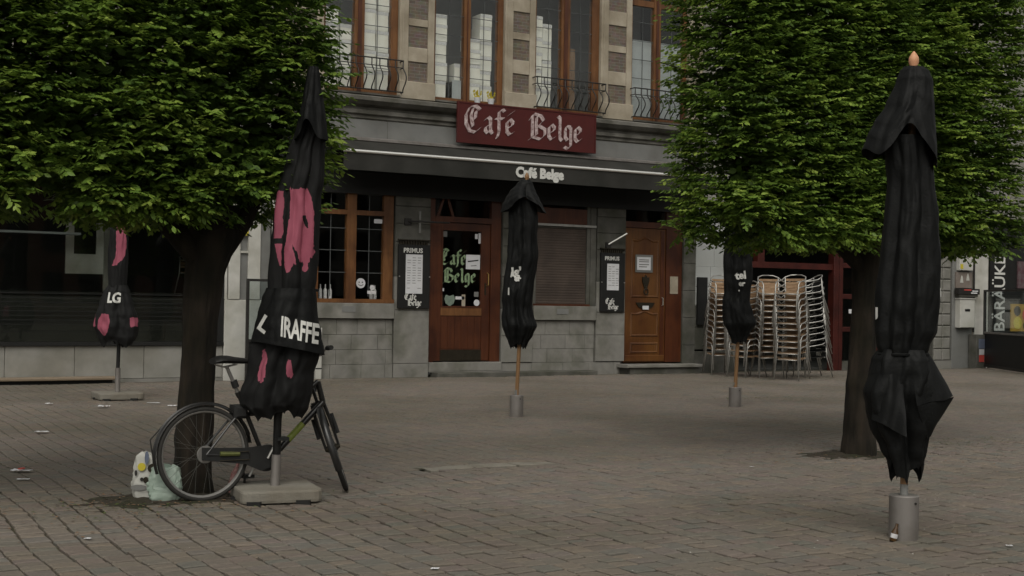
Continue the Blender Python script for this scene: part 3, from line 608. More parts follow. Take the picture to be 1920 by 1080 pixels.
# yellow flowers and rag on the ledge over the sign
fl = thing('flower_pot', 'pale pot with yellow flowers on the ledge above the red sign', 'flower pot', (12.55, -.05, 5.44))
MB().lathe([(.05, 0), (.075, .12)], 12, (0, 0, 0)).build('pot', m_paper, fl)
mb = MB()
for i in range(26):
    a = rnd.uniform(0, 6.28); r_ = rnd.uniform(0, .10); h = rnd.uniform(.12, .26); c = (r_ * math.cos(a), r_ * math.sin(a) * .5, h)
    mb.add([(c[0] + .022, c[1], c[2]), (c[0], c[1] - .01, c[2] + .03), (c[0] - .022, c[1], c[2]), (c[0], c[1] + .01, c[2] - .03)], [(0, 1, 2, 3)])
mb.build('flowers', m_yellow, fl)
fl2 = copy_tree(fl); fl2.location = (12.86, -.05, 5.44); fl2['label'] = 'smaller yellow flower pot right of the other one above the red sign'; fl['group'] = fl2['group'] = 'flower pots above the sign'
# wrought iron window railings
def railing(x0, x1, z0=5.46, zt=6.10, label=''):
    t = thing('window_railing', label, 'railing', (x0, 0, z0), 0, 'wrought iron railings of the upper windows'); yo = -.17
    for zz, r_ in ((zt, .014), (zt - .14, .010), (z0 + .03, .014)):
        MB().tube([(x0, -.003, zz), (x0 + .003, yo, zz), (x1 - .003, yo, zz), (x1, -.003, zz)], r_, 6).build('rail', m_iron, t, t)
    n = int((x1 - x0) / .155); sh0 = None
    mbb = MB()
    for i in range(9):
        u = i / 8; mbb.v
    pts = [(0, yo - .15 * math.sin(math.pi * min(1, (1 - i / 10) * 1.1)) ** 1.3 * (1 if i < 10 else 0), z0 + .03 + (zt - .14 - z0 - .03) * i / 10) for i in range(11)]
    me = MB().tube([(p[0] - x0 + x0, p[1], p[2] - z0) for p in pts] + [(0, yo, zt - z0)], .0125, 5).mesh('bar', m_iron)
    for i in range(n + 1):
        o = link('bar', me, t); o.location = ((x1 - x0 - .02) * i / n + .01, 0, 0)
railing(9.2, 10.86, label='black curved iron railing below the leftmost upper window'); railing(13.86, 15.56, label='black curved iron railing right above the red café sign'); railing(16.3, 17.9, label='black curved iron railing beside the right tree crown')

# sign board
sg = thing('cafe_sign', 'oxblood red board with white blackletter Café Belge above the awning', 'sign', (13.60, -.30, 4.60))
MB().box(11.985, 15.235, -.30, -.245, 4.605, 5.415, .012).build('board', m_sign, sg, sg)
mb = MB(); frame_rect(mb, 11.985, 15.235, 4.605, 5.415, .03, -.31, -.3005); mb.build('board_edge', m_sign, sg, sg)
for i in range(2): MB().box(12.6 + i * 2, 12.66 + i * 2, -.244, -.03, 4.7, 4.8).build('bracket', m_iron, sg, sg)
mb = MB(); nib_text(mb, 'Café', .345, (12.13, -.301, 4.82), X, Z, NF, .25, th=.012, spread=.14); nib_text(mb, 'Belge', .335, (13.62, -.301, 4.80), X, Z, NF, .25, th=.012, spread=.09); mb.build('lettering', m_pinkwhite, sg, sg)

# awning
aw = thing('awning', 'dark grey canvas awning with white front bar and Café Belge on its valance', 'awning', (13.6, -.03, 4.5))
x0, x1 = 9.3, 17.85
mb = MB(); nx, nv = 60, 6; vs = []
for i in range(nx + 1):
    for j in range(nv + 1):
        u = j / nv; sag = .018 * math.sin(math.pi * u) + .006 * noise.noise(Vector((i * .35, u * 2, 1))); vs.append((x0 + (x1 - x0) * i / nx, -.20 - .80 * u, 4.49 - .28 * u - sag))
mb.add(vs, [(i * (nv + 1) + j, i * (nv + 1) + j + 1, (i + 1) * (nv + 1) + j + 1, (i + 1) * (nv + 1) + j) for i in range(nx) for j in range(nv)], True).build('canvas', m_awning, aw, aw)
mb = MB(); vs = []; nz_ = 8
for i in range(nx * 2 + 1):
    for j in range(nz_ + 1):
        xx = x0 + (x1 - x0) * i / (nx * 2); u = j / nz_; vs.append((xx, -1.015 + u * .016 * math.sin(xx * 2.1 + 1) + u * .008 * noise.noise(Vector((xx * 2, u, 3))), 4.165 - .315 * u - .008 * u * noise.noise(Vector((xx * 1.4, 0, 0)))))
k = nz_ + 1; mb.add(vs, [(i * k + j, i * k + j + 1, (i + 1) * k + j + 1, (i + 1) * k + j) for i in range(nx * 2) for j in range(nz_)], True).build('valance', m_awning, aw, aw)
MB().tube([(x0, -1.018, 4.195), (x1, -1.018, 4.195)], .031, 14).build('front_bar', m_bar, aw, aw)
MB().box(x0 + .1, x1 - .1, -.20, -.06, 4.495, 4.565, .012).build('cassette', m_steel, aw, aw); MB().box(x0 + .1, x1 - .1, -.225, -.201, 4.50, 4.53).build('cassette_lip', m_steel, aw, aw)
for xx in (x0 + .5, 12.2, 15.1, x1 - .5): MB().tube([(xx, -.05, 4.40), (xx + .35, -.55, 4.30), (xx, -1.0, 4.19)], .022, 7).build('folding_arm', m_iron, aw, aw)
mb = MB(); font_text(mb, 'Café Belge', .262, (12.895, -1.036, 3.935), X, Z, NF, .016, .004, .97); mb.build('valance_lettering', m_letter, aw, aw)

# menu boards
def menu_board(x0, x1, z0, z1, px0, px1, pz0, pz1, label, second):
    t = thing('menu_board', label, 'menu board', ((x0 + x1) / 2, -.03, z0), 0, 'black menu boards beside the café doors'); y = -.075
    MB().box(x0, x1, y, -.022, z0, z1, .008).build('board', m_black, t, t)
    mb = MB(); k = 11
    for i in range(k): mb.box(x0 + .02 + (x1 - x0 - .05) * i / k, x0 + .02 + (x1 - x0 - .05) * i / k + .03, y + .01, -.03, z1 + .001, z1 + .05 + .03 * math.sin(math.pi * i / (k - 1)))
    mb.box(x0 - .01, x1 + .01, y - .004, -.03, z1 + .081, z1 + .10); mb.build('cresting', m_bronze, t, t)
    MB().box(px0, px1, y - .008, y - .001, pz0, pz1).build('menu_sheet', m_paper, t, t)
    mb = MB(); rows = 13 if not second else 9
    for i in range(rows):
        zz = pz1 - .07 - i * (pz1 - pz0 - .12) / rows
        for c in range(3):
            if rnd.random() < .85: mb.add([(px0 + .03 + c * (px1 - px0) * .31, y - .0095, zz), (px0 + .03 + c * (px1 - px0) * .31 + rnd.uniform(.05, .09), y - .0095, zz), (px0 + .03 + c * (px1 - px0) * .31 + .07, y - .0095, zz + .011), (px0 + .03 + c * (px1 - px0) * .31, y - .0095, zz + .011)], [(0, 1, 2, 3)])
    mb.build('menu_print', m_frieze, t, t)
    mb = MB(); w_ = .34 * (x1 - x0) / .68; font_text(mb, 'PRIMUS', .125 * (x1 - x0) / .68, ((x0 + x1) / 2 - w_ * .72, y - .003, z1 - .155), X, Z, NF, .004, .003); mb.build('header_lettering', m_letter, t, t)
    mb = MB(); s_ = .085 * (x1 - x0) / .68; nib_text(mb, 'Café', s_, (x0 + .20 * (x1 - x0), y - .002, z0 + .17), X, Z, NF, .3, th=.003, spread=.02); nib_text(mb, 'Belge', s_, (x0 + .30 * (x1 - x0), y - .002, z0 + .055), X, Z, NF, .3, th=.003, spread=.02); mb.build('footer_lettering', m_letter, t, t)
    for xx in (x0 + .015, x1 - .015): MB().lathe([(.012, -.02), (.012, 0)], 8, (xx, y, (z0 + z1) / 2), 'y').build('screw', m_alu, t, t)
menu_board(10.87, 11.55, 1.33, 2.57, 11.02, 11.38, 1.62, 2.38, 'black menu board with a tall price sheet left of the glazed door', False)
menu_board(15.57, 16.18, 1.31, 2.56, 15.72, 16.02, 1.77, 2.33, 'black menu board with a shorter sheet left of the honey brown door', True)
# wall lamp by the door and flag holder
wl = thing('wall_lamp', 'white tube wall lamp on a black arm above the left menu board', 'lamp', (11.27, 0, 2.95))
MB().tube([(11.27, -.16, 2.80), (11.27, -.16, 2.99)], .022, 10).build('lower_tube', m_frieze, wl, wl); MB().tube([(11.27, -.16, 3.05), (11.27, -.16, 3.22)], .022, 10).build('upper_tube', m_frieze, wl, wl)
MB().tube([(11.05, -.02, 3.02), (11.2, -.16, 3.02), (11.9, -.18, 3.02)], .018, 8).build('arm', m_iron, wl, wl); MB().box(11.0, 11.14, -.05, -.021, 2.95, 3.08).build('wall_plate', m_iron, wl, wl)
fh = thing('flag_holder', 'pale slanted flag holder tube above the right menu board', 'flag holder', (15.8, -.02, 2.75)); MB().tube([(15.76, -.05, 2.74), (16.12, -.22, 2.98)], .017, 10).build('tube', m_bar, fh, fh); MB().box(15.7, 15.82, -.06, -.021, 2.66, 2.78).build('socket', m_iron, fh, fh)

# ------------------------------------------------------------------ left shop building
ls = thing('shop_building', 'shop building with a wide dark display window over pale stone plinth', 'building', (3, 0, 0))
def S_(name, mat, *a, parent=None, bev=0.): return fbox(name, mat, parent or ls, ls, *a, bev)
xs = [-4.5, -3.2, -2.05, -.85, .32, 1.5, 2.66, 3.72, 4.85, 6.03, 7.2, 7.44]
for a, b in zip(xs[:-1], xs[1:]): S_('plinth_slab', m_plinth, a, b - .006, 0, .2, .05, .62, bev=.006)
S_('plinth_base', m_stone, -4.5, 7.44, -.03, .2, -.03, .045)
S_('window_sill', m_black, -4.5, 7.44, -.05, .22, .625, .685)
S_('window_post', m_black, 7.31, 7.44, -.02, .2, .69, 4.2); S_('window_head', m_black, -4.5, 7.44, -.02, .25, 4.2, 4.7); S_('window_post', m_black, -.5, -.4, -.02, .2, .69, 4.2)
m_frost = pm('faint_frosted_stripe', (.008, .008, .0075), (.013, .013, .012), 3, .5)
S_('display_pane', m_glass_d, -.4, 7.31, .06, .066, .69, 4.2); S_('display_pane', m_glass_d, -4.5, -.5, .06, .066, .69, 4.2)
for i in range(8): z = .98 + i * .075; S_('frosted_stripe', m_frost, -.39, 7.30, .053, .057, z, z + .012)
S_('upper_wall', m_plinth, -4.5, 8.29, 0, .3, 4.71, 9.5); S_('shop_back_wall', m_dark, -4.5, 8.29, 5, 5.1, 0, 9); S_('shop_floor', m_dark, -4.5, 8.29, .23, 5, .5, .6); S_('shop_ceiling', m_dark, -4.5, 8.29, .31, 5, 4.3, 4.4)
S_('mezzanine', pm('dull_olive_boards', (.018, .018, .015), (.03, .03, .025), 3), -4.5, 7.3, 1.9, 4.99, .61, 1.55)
for i in range(5): S_('stair_tread', m_frost, 1.0, 7.3, 1.86 - i * .25, 1.9 - i * .25, 1.50 - i * .17, 1.54 - i * .17)
wd = S_('inner_door', m_white, 5.25, 5.4, 2.9, 2.95, 1.9, 4.1); S_('door_stile', m_white, 5.82, 5.96, 2.9, 2.95, 1.9, 4.1, parent=wd); S_('door_rail', m_white, 5.401, 5.819, 2.9, 2.95, 1.9, 2.28, parent=wd); S_('door_rail', m_white, 5.401, 5.819, 2.9, 2.95, 4.0, 4.1, parent=wd); S_('partition', m_plinth, 5.96, 6.25, 2.88, 2.95, 1.56, 4.1)
S_('counter_top', m_film, 2.0, 5.4, 2.3, 2.6, 2.62, 2.66)
ic = thing('inner_chair', 'orange seated chair standing inside the dark shop window', 'chair', (8.1, 4.0, 1.56))
# white pilaster between the buildings
pl = thing('white_pilaster', 'weathered white pilaster with recessed panel between shop and café', 'pilaster', (7.85, 0, 0))
P_ = lambda n, m, *a, bev=0.: fbox(n, m, pl, pl, *a, bev)
P_('base_block', m_white, 7.445, 8.29, -.05, .3, -.03, 1.45, bev=.01); P_('shaft_edge', m_white, 7.445, 7.49, -.02, .3, 1.455, 5.2); P_('shaft_edge', m_white, 7.51, 7.72, -.06, .3, 1.455, 5.2, bev=.008); P_('shaft_edge', m_white, 7.87, 8.10, -.06, .3, 1.455, 5.2, bev=.008)
P_('recessed_panel', m_frieze, 7.722, 7.868, -.01, .3, 1.455, 2.3); P_('recessed_panel', m_frieze, 7.722, 7.868, .02, .3, 2.34, 5.2); P_('panel_band', m_white, 7.722, 7.868, -.05, .3, 2.30, 2.34); P_('side_strip', m_frieze, 8.102, 8.29, -.02, .3, 1.455, 5.2)
P_('yellow_label', m_yellow, 7.72, 7.86, -.066, -.0605, 2.62, 2.80)
dp = thing('downpipe', 'pale rainwater downpipe with clamp rings beside the white pilaster', 'pipe', (8.33, -.09, 0)); MB().tube([(8.33, -.10, 1.5), (8.33, -.10, 4.5)], .04, 12).build('pipe', m_white, dp, dp)
for z in (2.05, 2.16, 3.4): MB().tube([(8.33, -.10, z), (8.33, -.10, z + .03)], .052, 12).build('clamp', m_iron, dp, dp)
wp = thing('marker_post', 'slim white post with dark bands behind the pink printed umbrella', 'post', (9.22, -.12, 0)); MB().box(9.165, 9.285, -.16, -.06, -.02, .95, .006).build('post', m_white, wp, wp)
for z in (.18, .42, .62): MB().box(9.163, 9.287, -.163, -.1605, z, z + .02).build('band', m_black, wp, wp)
MB().box(9.20, 9.25, -.1625, -.1605, .47, .54).build('mark', m_black, wp, wp)
ld = thing('timber_ledge', 'long brown timber ledge lying along the shop plinth', 'ledge', (2.5, -.35, 0)); MB().box(-3, 5.5, -.45, -.04, .055, .10, .01).build('plank', pm('brown_plank', (.15, .115, .08), (.22, .17, .12), 4, .8, .3, 40, stretch=(.5, 5, 5)), ld, ld); MB().box(-3, 5.4, -.36, -.06, -.02, .053).build('bearer', m_black, ld, ld)
ws = thing('glazed_menu_screen', 'dark framed glass screen standing between shop pilaster and café window', 'screen', (8.6, -.5, 0))
mb = MB(); frame_rect(mb, 7.70, 8.62, .02, 1.83, .045, -.52, -.46); mb.box(7.745, 8.575, -.52, -.46, .70, .75); mb.build('frame', m_iron, ws, ws); MB().box(7.745, 8.575, -.495, -.489, .75, 1.785).build('pane', m_glass_t, ws, ws); MB().box(7.745, 8.575, -.495, -.485, .065, .70).build('lower_panel', m_black, ws, ws); MB().box(8.15, 8.4, -.487, -.483, 1.25, 1.7).build('poster', m_paper2, ws, ws)

# ------------------------------------------------------------------ right hand buildings
rb = thing('red_timber_shopfront', 'dark shopfront with dark red timber posts and rails behind the chairs', 'building', (21, 0, 0))
def R_(name, mat, *a, parent=None, bev=0.): return fbox(name, mat, parent or rb, rb, *a, bev)
for i, z in enumerate((-.03, .5, 1.0, 1.45, 1.9, 2.34, 2.78, 3.2)):
    for j, (a, b) in enumerate(((18.13, 18.55), (18.55, 19.0), (19.0, 19.3))):
        R_('wall_block', m_whitewall if z > 1.2 else m_stone_d, a + (.1 if i % 2 and j else 0), b + (.1 if i % 2 and j < 2 else 0) - .006, 0, .3, z, z + (.44 if z > 1 else .49), bev=.006)
R_('dark_menu_box', m_black, 18.16, 18.42, -.06, -.001, 1.05, 2.1)
R_('red_beam', m_red, 19.3, 22.2, .0, .12, 2.36, 2.50); R_('red_beam', m_red, 19.3, 25.6, .0, .2, 3.5, 3.7)
R_('red_post', m_red, 22.2, 22.36, -.05, .15, -.03, 3.5, bev=.01); R_('red_post', m_red, 22.40, 22.52, -.02, .15, -.03, 3.5, bev=.01); R_('red_post', m_red, 19.9, 20.1, .0, .15, 2.5, 3.5)
for z in (.90, 1.68, 2.42): R_('red_rail', m_red, 22.521, 25.5, .0, .08, z, z + .12, bev=.01)
R_('red_panel', m_red, 23.55, 24.6, -.02, .06, .15, .8); R_('door_sign', m_paper, 22.72, 22.86, -.01, -.002, 1.34, 1.44)
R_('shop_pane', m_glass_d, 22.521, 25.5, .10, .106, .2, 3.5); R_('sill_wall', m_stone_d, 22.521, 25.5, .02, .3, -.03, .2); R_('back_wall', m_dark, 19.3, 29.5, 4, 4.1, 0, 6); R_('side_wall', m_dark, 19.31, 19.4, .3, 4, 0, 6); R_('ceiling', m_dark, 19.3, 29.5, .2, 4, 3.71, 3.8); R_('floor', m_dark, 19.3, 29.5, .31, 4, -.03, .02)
R_('upper_wall', m_plinth, 18.26, 34, 0, .3, 3.81, 10)
rp = thing('grey_block_pier', 'pale grey pier with glass block strip, mailbox wall and white pilaster', 'pier', (26.3, 0, 0))
G_ = lambda n, m, *a, bev=0.: fbox(n, m, rp, rp, *a, bev)
for i in range(12):
    for j in range(2): G_('glass_block', m_stone, 25.62 + j * .29, 25.62 + j * .29 + .275, -.01 + .005 * (i % 2), .2, .2 + i * .29, .2 + i * .29 + .272, bev=.02)
G_('block_backing', m_stone_d, 25.58, 26.22, .02, .3, -.03, 3.8); G_('pier_base', m_stone, 25.58, 26.22, -.02, .019, -.03, .19)
G_('grey_panel', m_frieze, 26.225, 26.95, -.03, .3, -.03, 3.8, bev=.01); G_('light_strip', m_white, 27.0, 27.5, -.06, .3, -.03, 3.8, bev=.01); G_('light_strip', m_sand, 26.951, 26.998, -.02, .3, -.03, 3.8)
wbx = thing('electric_cabinet', 'white box with yellow sticker high on the grey wall', 'cabinet', (26.5, -.1, 2.5)); MB().box(26.35, 26.84, -.14, -.031, 2.46, 3.05, .01).build('case', m_white, wbx, wbx); MB().box(26.37, 26.47, -.146, -.1405, 2.5, 2.62).build('sticker', m_yellow, wbx, wbx)
nb = thing('notice_panel', 'small glazed notice panel with two pale figures above the dark box', 'notice board', (26.5, -.06, 2.0)); MB().box(26.3, 26.87, -.07, -.031, 2.02, 2.42).build('panel', pm('taupe_panel', (.15, .12, .10), (.2, .17, .15), 5), nb, nb)
for i, xx in enumerate((26.5, 26.72)): MB().poly([(xx - .06, -.071, 2.15 + i * .06), (xx + .06, -.071, 2.15 + i * .06), (xx + .03, -.071, 2.30 + i * .06), (xx, -.071, 2.34 + i * .06), (xx - .03, -.071, 2.28 + i * .06)], (0, -.006, 0)).build('figure', m_white, nb, nb)
db = thing('dark_price_box', 'dark flat box with small white and red labels above the mailbox', 'sign box', (26.6, -.15, 1.85)); MB().box(26.25, 27.02, -.20, -.07, 1.86, 2.0).build('top', m_iron, db, db)
MB().box(26.3, 26.98, -.17, -.031, 1.80, 1.859).build('case', m_stone_d, db, db)
for (a, b, z, mt) in ((26.45, 26.7, 1.955, m_redprint), (26.74, 26.95, 1.93, m_paper), (26.70, 26.92, 1.88, m_paper)): MB().box(a, b, -.206, -.2005, z, z + .028).build('label', mt, db, db)
mbx = thing('mailbox', 'white metal mailbox on the grey wall', 'mailbox', (26.6, -.03, 1.0)); MB().box(26.33, 26.86, -.19, -.031, 1.02, 1.74, .012).build('case', m_white, mbx, mbx); MB().box(26.50, 26.68, -.196, -.1905, 1.43, 1.49).build('slot', m_black, mbx, mbx); MB().box(26.31, 26.88, -.21, -.031, 1.741, 1.765).build('lid', m_white, mbx, mbx)
pp = thing('wall_pipe', 'thin dark pipe running down beside the mailbox', 'pipe', (26.97, -.08, 0)); MB().tube([(26.94, -.08, .9), (26.94, -.08, 3.4)], .025, 8).build('pipe', m_iron, pp, pp)
bn = thing('litter_bin', 'narrow grey box with blue and red stickers at the foot of the white pilaster', 'bin', (26.95, -.2, 0)); MB().box(26.78, 27.12, -.32, -.07, -.02, .85, .01).build('case', m_stone_d, bn, bn); MB().box(26.86, 27.10, -.326, -.3205, .50, .74).build('blue_sticker', m_blueprint, bn, bn); MB().box(26.88, 27.06, -.326, -.3205, .34, .48).build('white_sticker', m_paper2, bn, bn); MB().box(26.88, 27.06, -.328, -.3205, .16, .33).build('red_sticker', m_redprint, bn, bn)
bk = thing('bar_front', 'black bar front with upright white lettering and a coloured poster', 'building', (29, 0, 0))
B_ = lambda n, m, *a, bev=0.: fbox(n, m, bk, bk, *a, bev)
B_('dark_wall', m_black, 27.6, 31.5, -.02, .3, -.03, 3.8)
B_('name_panel', m_black, 27.52, 28.15, -.10, -.021, .80, 3.8); mb = MB(); font_text(mb, 'BÄRÄÜKE', .56, (28.06, -.103, .92), Z * 1.0, -X, NF, .008, .004, .80); mb.build('name_lettering', m_letter, bk, bk)
mb = MB(); B_('poster_board', pm('yellow_orange_print', (.30, .17, .02), (.42, .27, .05), 3), 28.38, 29.6, -.06, -.021, .93, 1.64)
for (cx_, cz_, r_, mt) in ((28.60, 1.46, .13, m_bronze), (29.0, 1.36, .20, m_redprint), (28.95, 1.08, .12, m_bronze), (28.62, 1.15, .16, m_yellow)): MB().lathe([(r_, -.004), (r_, 0)], 18, (cx_, -.061 - .002 * r_ * 10, cz_), 'y').build('poster_print', mt, bk, bk)
B_('window_poster', pm('dim_red_print', (.07, .02, .03), (.12, .10, .10), 9), 28.62, 29.4, -.06, -.021, 2.05, 2.75)
# terrace wind screen, coming out from the wall
A0, A1 = Vector((27.12, -.28, 0)), Vector((25.35, -3.15, 0)); dv = (A1 - A0).normalized(); nn = Vector((dv.y, -dv.x, 0)); az = math.atan2(dv.y, dv.x); Ls = (A1 - A0).length
wsn = thing('wind_screen', 'black terrace wind screen with clear upper glass at the right edge', 'wind screen', A0, az)
for (n_, m_, *b_) in (('post', m_iron, -.03, .03, -.03, .03, 0, 1.98), ('top_rail', m_iron, .031, Ls, -.025, .025, 1.93, 1.98), ('mid_rail', m_steel, .031, Ls, -.03, .03, .88, .925), ('bottom_rail', m_iron, .031, Ls, -.03, .03, .04, .10), ('lower_panel', m_black, .031, Ls, -.01, .01, .101, .879), ('pane', m_glass_t, .031, Ls, -.004, .004, .926, 1.929)):
    MB().box(*b_).build(n_, m_, wsn)

# ------------------------------------------------------------------ houses across the square, behind the viewer (seen mirrored in the glass)
def facade_house(x0, x1, h, mat, label):
    t = thing('house_across_square', label, 'house', ((x0 + x1) / 2, -62, 0), 0, 'houses across the square'); MB().box(x0, x1, -68, -62, -.02, h).build('wall', mat, t, t)
    MB().poly([(x0 - .2, -61.7, h), (x0 - .2, -68.3, h), (x0 - .2, -65, h + 3)], (x1 - x0 + .4, 0, 0)).build('roof', m_black, t, t)
    n = max(2, int((x1 - x0) / 2.2)); me = MB().box(-.6, .6, -.1, .03, 0, 1.9).mesh('window', m_dark)
    for k in range(int(h / 3.3)):
        for i in range(n):
            o = link('window', me, t); o.location = (x0 + (i + .5) * (x1 - x0) / n - (x0 + x1) / 2, .02, .9 + 3.3 * k)
facade_house(13, 31, 13, m_brick_opp, 'red brick house across the square, leftmost of the row'); facade_house(31.1, 45, 15, m_plinth, 'pale stone house across the square left of the middle'); facade_house(45.1, 61, 13.5, m_brick_opp, 'wide red brick house across the square in the middle')
facade_house(61.1, 75, 15, m_sand, 'sandstone house across the square right of the middle'); facade_house(75.1, 99, 13, m_brick_opp, 'longest red brick house across the square at the right end')

# ------------------------------------------------------------------ folded umbrellas
def smooth_interp(zs, vs, z):
    i = int(np.clip(np.searchsorted(zs, z) - 1, 0, len(zs) - 2)); u = (z - zs[i]) / (zs[i + 1] - zs[i]); u = min(max(u, 0), 1); u = u * u * (3 - 2 * u) * .6 + u * .4
    return vs[i] * (1 - u) + vs[i + 1] * u
class Cloth:
    """a gathered canopy: silhouette (z, left, right) in metres, pleats folding inwards, ragged hem"""
    def __init__(s, rows, depth=.85, folds=7, amp=.3, seed=1, jag=.05, cy=0., angular=.0, hem=None, topamp=.35, twist=.0):
        rows = sorted(rows); s.z = np.array([r[0] for r in rows]); s.l = np.array([r[1] for r in rows]); s.r = np.array([r[2] for r in rows])
        s.depth, s.n, s.amp, s.seed, s.jag, s.cy, s.ang, s.hem, s.topamp, s.tw = depth, folds, amp, seed, jag, cy, angular, hem, topamp, twist
        q = random.Random(seed); s.ph = [q.uniform(0, 6.28) for _ in range(8)]
    def fold(s, t, z):
        a = .5 + .5 * math.sin(s.n * t + s.ph[0] + s.tw * z + .7 * math.sin(z * 2.3 + s.ph[1]) + .8 * math.sin(2 * t + s.ph[2]))
        b = .5 + .5 * math.sin((2 * s.n - 1) * t + s.ph[3] + 1.5 * math.sin(z * 3.1 + s.ph[4]) - s.tw * z)
        return .72 * a ** 1.6 + .28 * b ** 1.4
    def pt(s, t, z, off=0.):
        L, Rr = smooth_interp(s.z, s.l, z), smooth_interp(s.z, s.r, z); cx = (L + Rr) / 2; rx = (Rr - L) / 2
        u = (z - s.z[0]) / (s.z[-1] - s.z[0]); c, sn = math.cos(t), math.sin(t)
        side = abs(c) ** 3; A = s.amp * (1 - (1 - s.topamp) * max(0, (u - .7) / .3)) * (1 - .9 * side)
        cr = noise.noise(Vector((math.cos(t) * 2.2 + s.seed, math.sin(t) * 2.2, z * 4))) * .10 + noise.noise(Vector((math.cos(t) * 5, math.sin(t) * 5 + s.seed, z * 9))) * .035
        k = 1 - A * s.fold(t, z) + cr * (1 - .7 * side) * (1 + s.ang)
        k = min(k, 1.04); zz = z
        if s.jag and u < .14: zz = z + s.jag * (1 - u / .14) * (.9 * abs(math.sin(s.n * .9 * t + s.ph[5])) ** .6 + .7 * math.sin(3 * t + s.ph[6]) + .5 * noise.noise(Vector((math.cos(t) * 3, math.sin(t) * 3, s.seed))) - .5)
        if s.hem: zz = z + s.hem(t) * (1 - u) ** 1.5
        ry = rx * s.depth
        return (cx + (rx * k + off) * c, s.cy + (ry * k + off) * sn, zz)
    def mesh(s, name, mat, nt_=150, nz_=110, pr=None):
        V = []; A = []
        for j in range(nz_ + 1):
            z = s.z[0] + (s.z[-1] - s.z[0]) * j / nz_
            for i in range(nt_):
                t = 2 * math.pi * i / nt_; p = s.pt(t, z); V.append(p); A.append(pr(p, t) if pr else 0)
        F = [(j * nt_ + i, j * nt_ + (i + 1) % nt_, (j + 1) * nt_ + (i + 1) % nt_, (j + 1) * nt_ + i) for j in range(nz_) for i in range(nt_)]
        me = np_mesh(name, np.array(V), np.array(F), mat, np.array(A) if pr else None, 'POINT', True, 'print')
        return me
def wrap_text(cloth, s, size, cx, z, zc=None, bold=0., sub=1, slant=0., rot=0., glyph=None, xs=1.):
    """letters laid on the front of the cloth: x along the cloth as seen from the front"""
    vs, fs = font_verts(s, size, bold)
    bm = bmesh.new(); bv = [bm.verts.new(v) for v in vs]
    for f in fs:
        try: bm.faces.new([bv[i] for i in f])
        except ValueError: pass
    bmesh.ops.triangulate(bm, faces=bm.faces)
    if sub: bmesh.ops.subdivide_edges(bm, edges=bm.edges, cuts=sub, use_grid_fill=True)
    wd = max(v[0] for v in vs); out = []
    for v in bm.verts:
        u, h = (v.co.x - wd / 2) * xs, v.co.y + slant * v.co.x; u, h = u * math.cos(rot) - h * math.sin(rot), u * math.sin(rot) + h * math.cos(rot)
        zz = z + h; L, Rr = smooth_interp(cloth.z, cloth.l, zz), smooth_interp(cloth.z, cloth.r, zz); X0 = (L + Rr) / 2; rx = (Rr - L) / 2
        q = min(max((cx + u - X0) / rx, -.985), .985); t = -math.acos(q)
        for _ in range(4):
            p = cloth.pt(t, zz); q2 = q + ((cx + u) - p[0]) / rx; q = min(max(q2, -.985), .985); t = -math.acos(q)
        p = cloth.pt(t, zz, .006); out.append((p[0], p[1] - .004, zz))
    bm.verts.index_update(); F = [tuple(v.index for v in f.verts) for f in bm.faces]; bm.free()
    return out, F
def conv(rows, xb, yb, s): return [((yb - y) / s, (l - xb - .016 * (yb - y)) / s, (r - xb - .016 * (yb - y)) / s) for y, l, r in rows]
def finial(t, x, z, r=.032, mat=None):
    MB().lathe([(.012, z - .03), (r * .75, z - .01), (r * .7, z + .01), (r, z + .035), (r * .95, z + .065), (r * .5, z + .09), (r * .15, z + .105)], 16, (x, 0, 0)).build('finial', mat or m_finial, t)
def socket(t, r, h, zf=.35):
    MB().lathe([(r, -.02), (r, h - .006), (r - .006, h), (.03, h), (.028, h - .02)], 32).build('ground_socket', m_steel, t)
    MB().lathe([(.026, h - .02), (.026, h + .07)], 14).build('sleeve', m_frieze, t)
    MB().tube([(r * .5, -r * .83, h - .045), (r * .56, -r * .93, h - .045)], .007, 8).build('set_screw', m_iron, t)

# right hand large umbrella, nearest
U1 = thing('folded_umbrella', 'largest folded black umbrella with wooden finial, in a steel socket at the right', 'umbrella', (6.525, -17.126, 0), -YAW, 'folded black umbrellas with wooden poles')
S1 = 288.8; B1 = (1694, 1010)
main = Cloth(conv([(255, 1660, 1745), (340, 1665, 1755), (400, 1660, 1761), (480, 1650, 1766), (560, 1641, 1765), (620, 1640, 1757), (648, 1643, 1744), (672, 1650, 1735)], *B1, S1), .82, 6, .30, 11, 0, .0, .6)
link('canopy', main.mesh('canopy', m_cloth, 190, 120), U1)
skirt = Cloth(conv([(655, 1648, 1738), (675, 1638, 1748), (700, 1632, 1752), (735, 1622, 1758), (765, 1624, 1755), (800, 1634, 1750), (840, 1652, 1740), (870, 1664, 1734), (888, 1668, 1730)], *B1, S1), .86, 5, .50, 17, .07, .0, 1.6, topamp=.5)
link('canopy_skirt', skirt.mesh('canopy_skirt', m_cloth, 190, 110), U1)
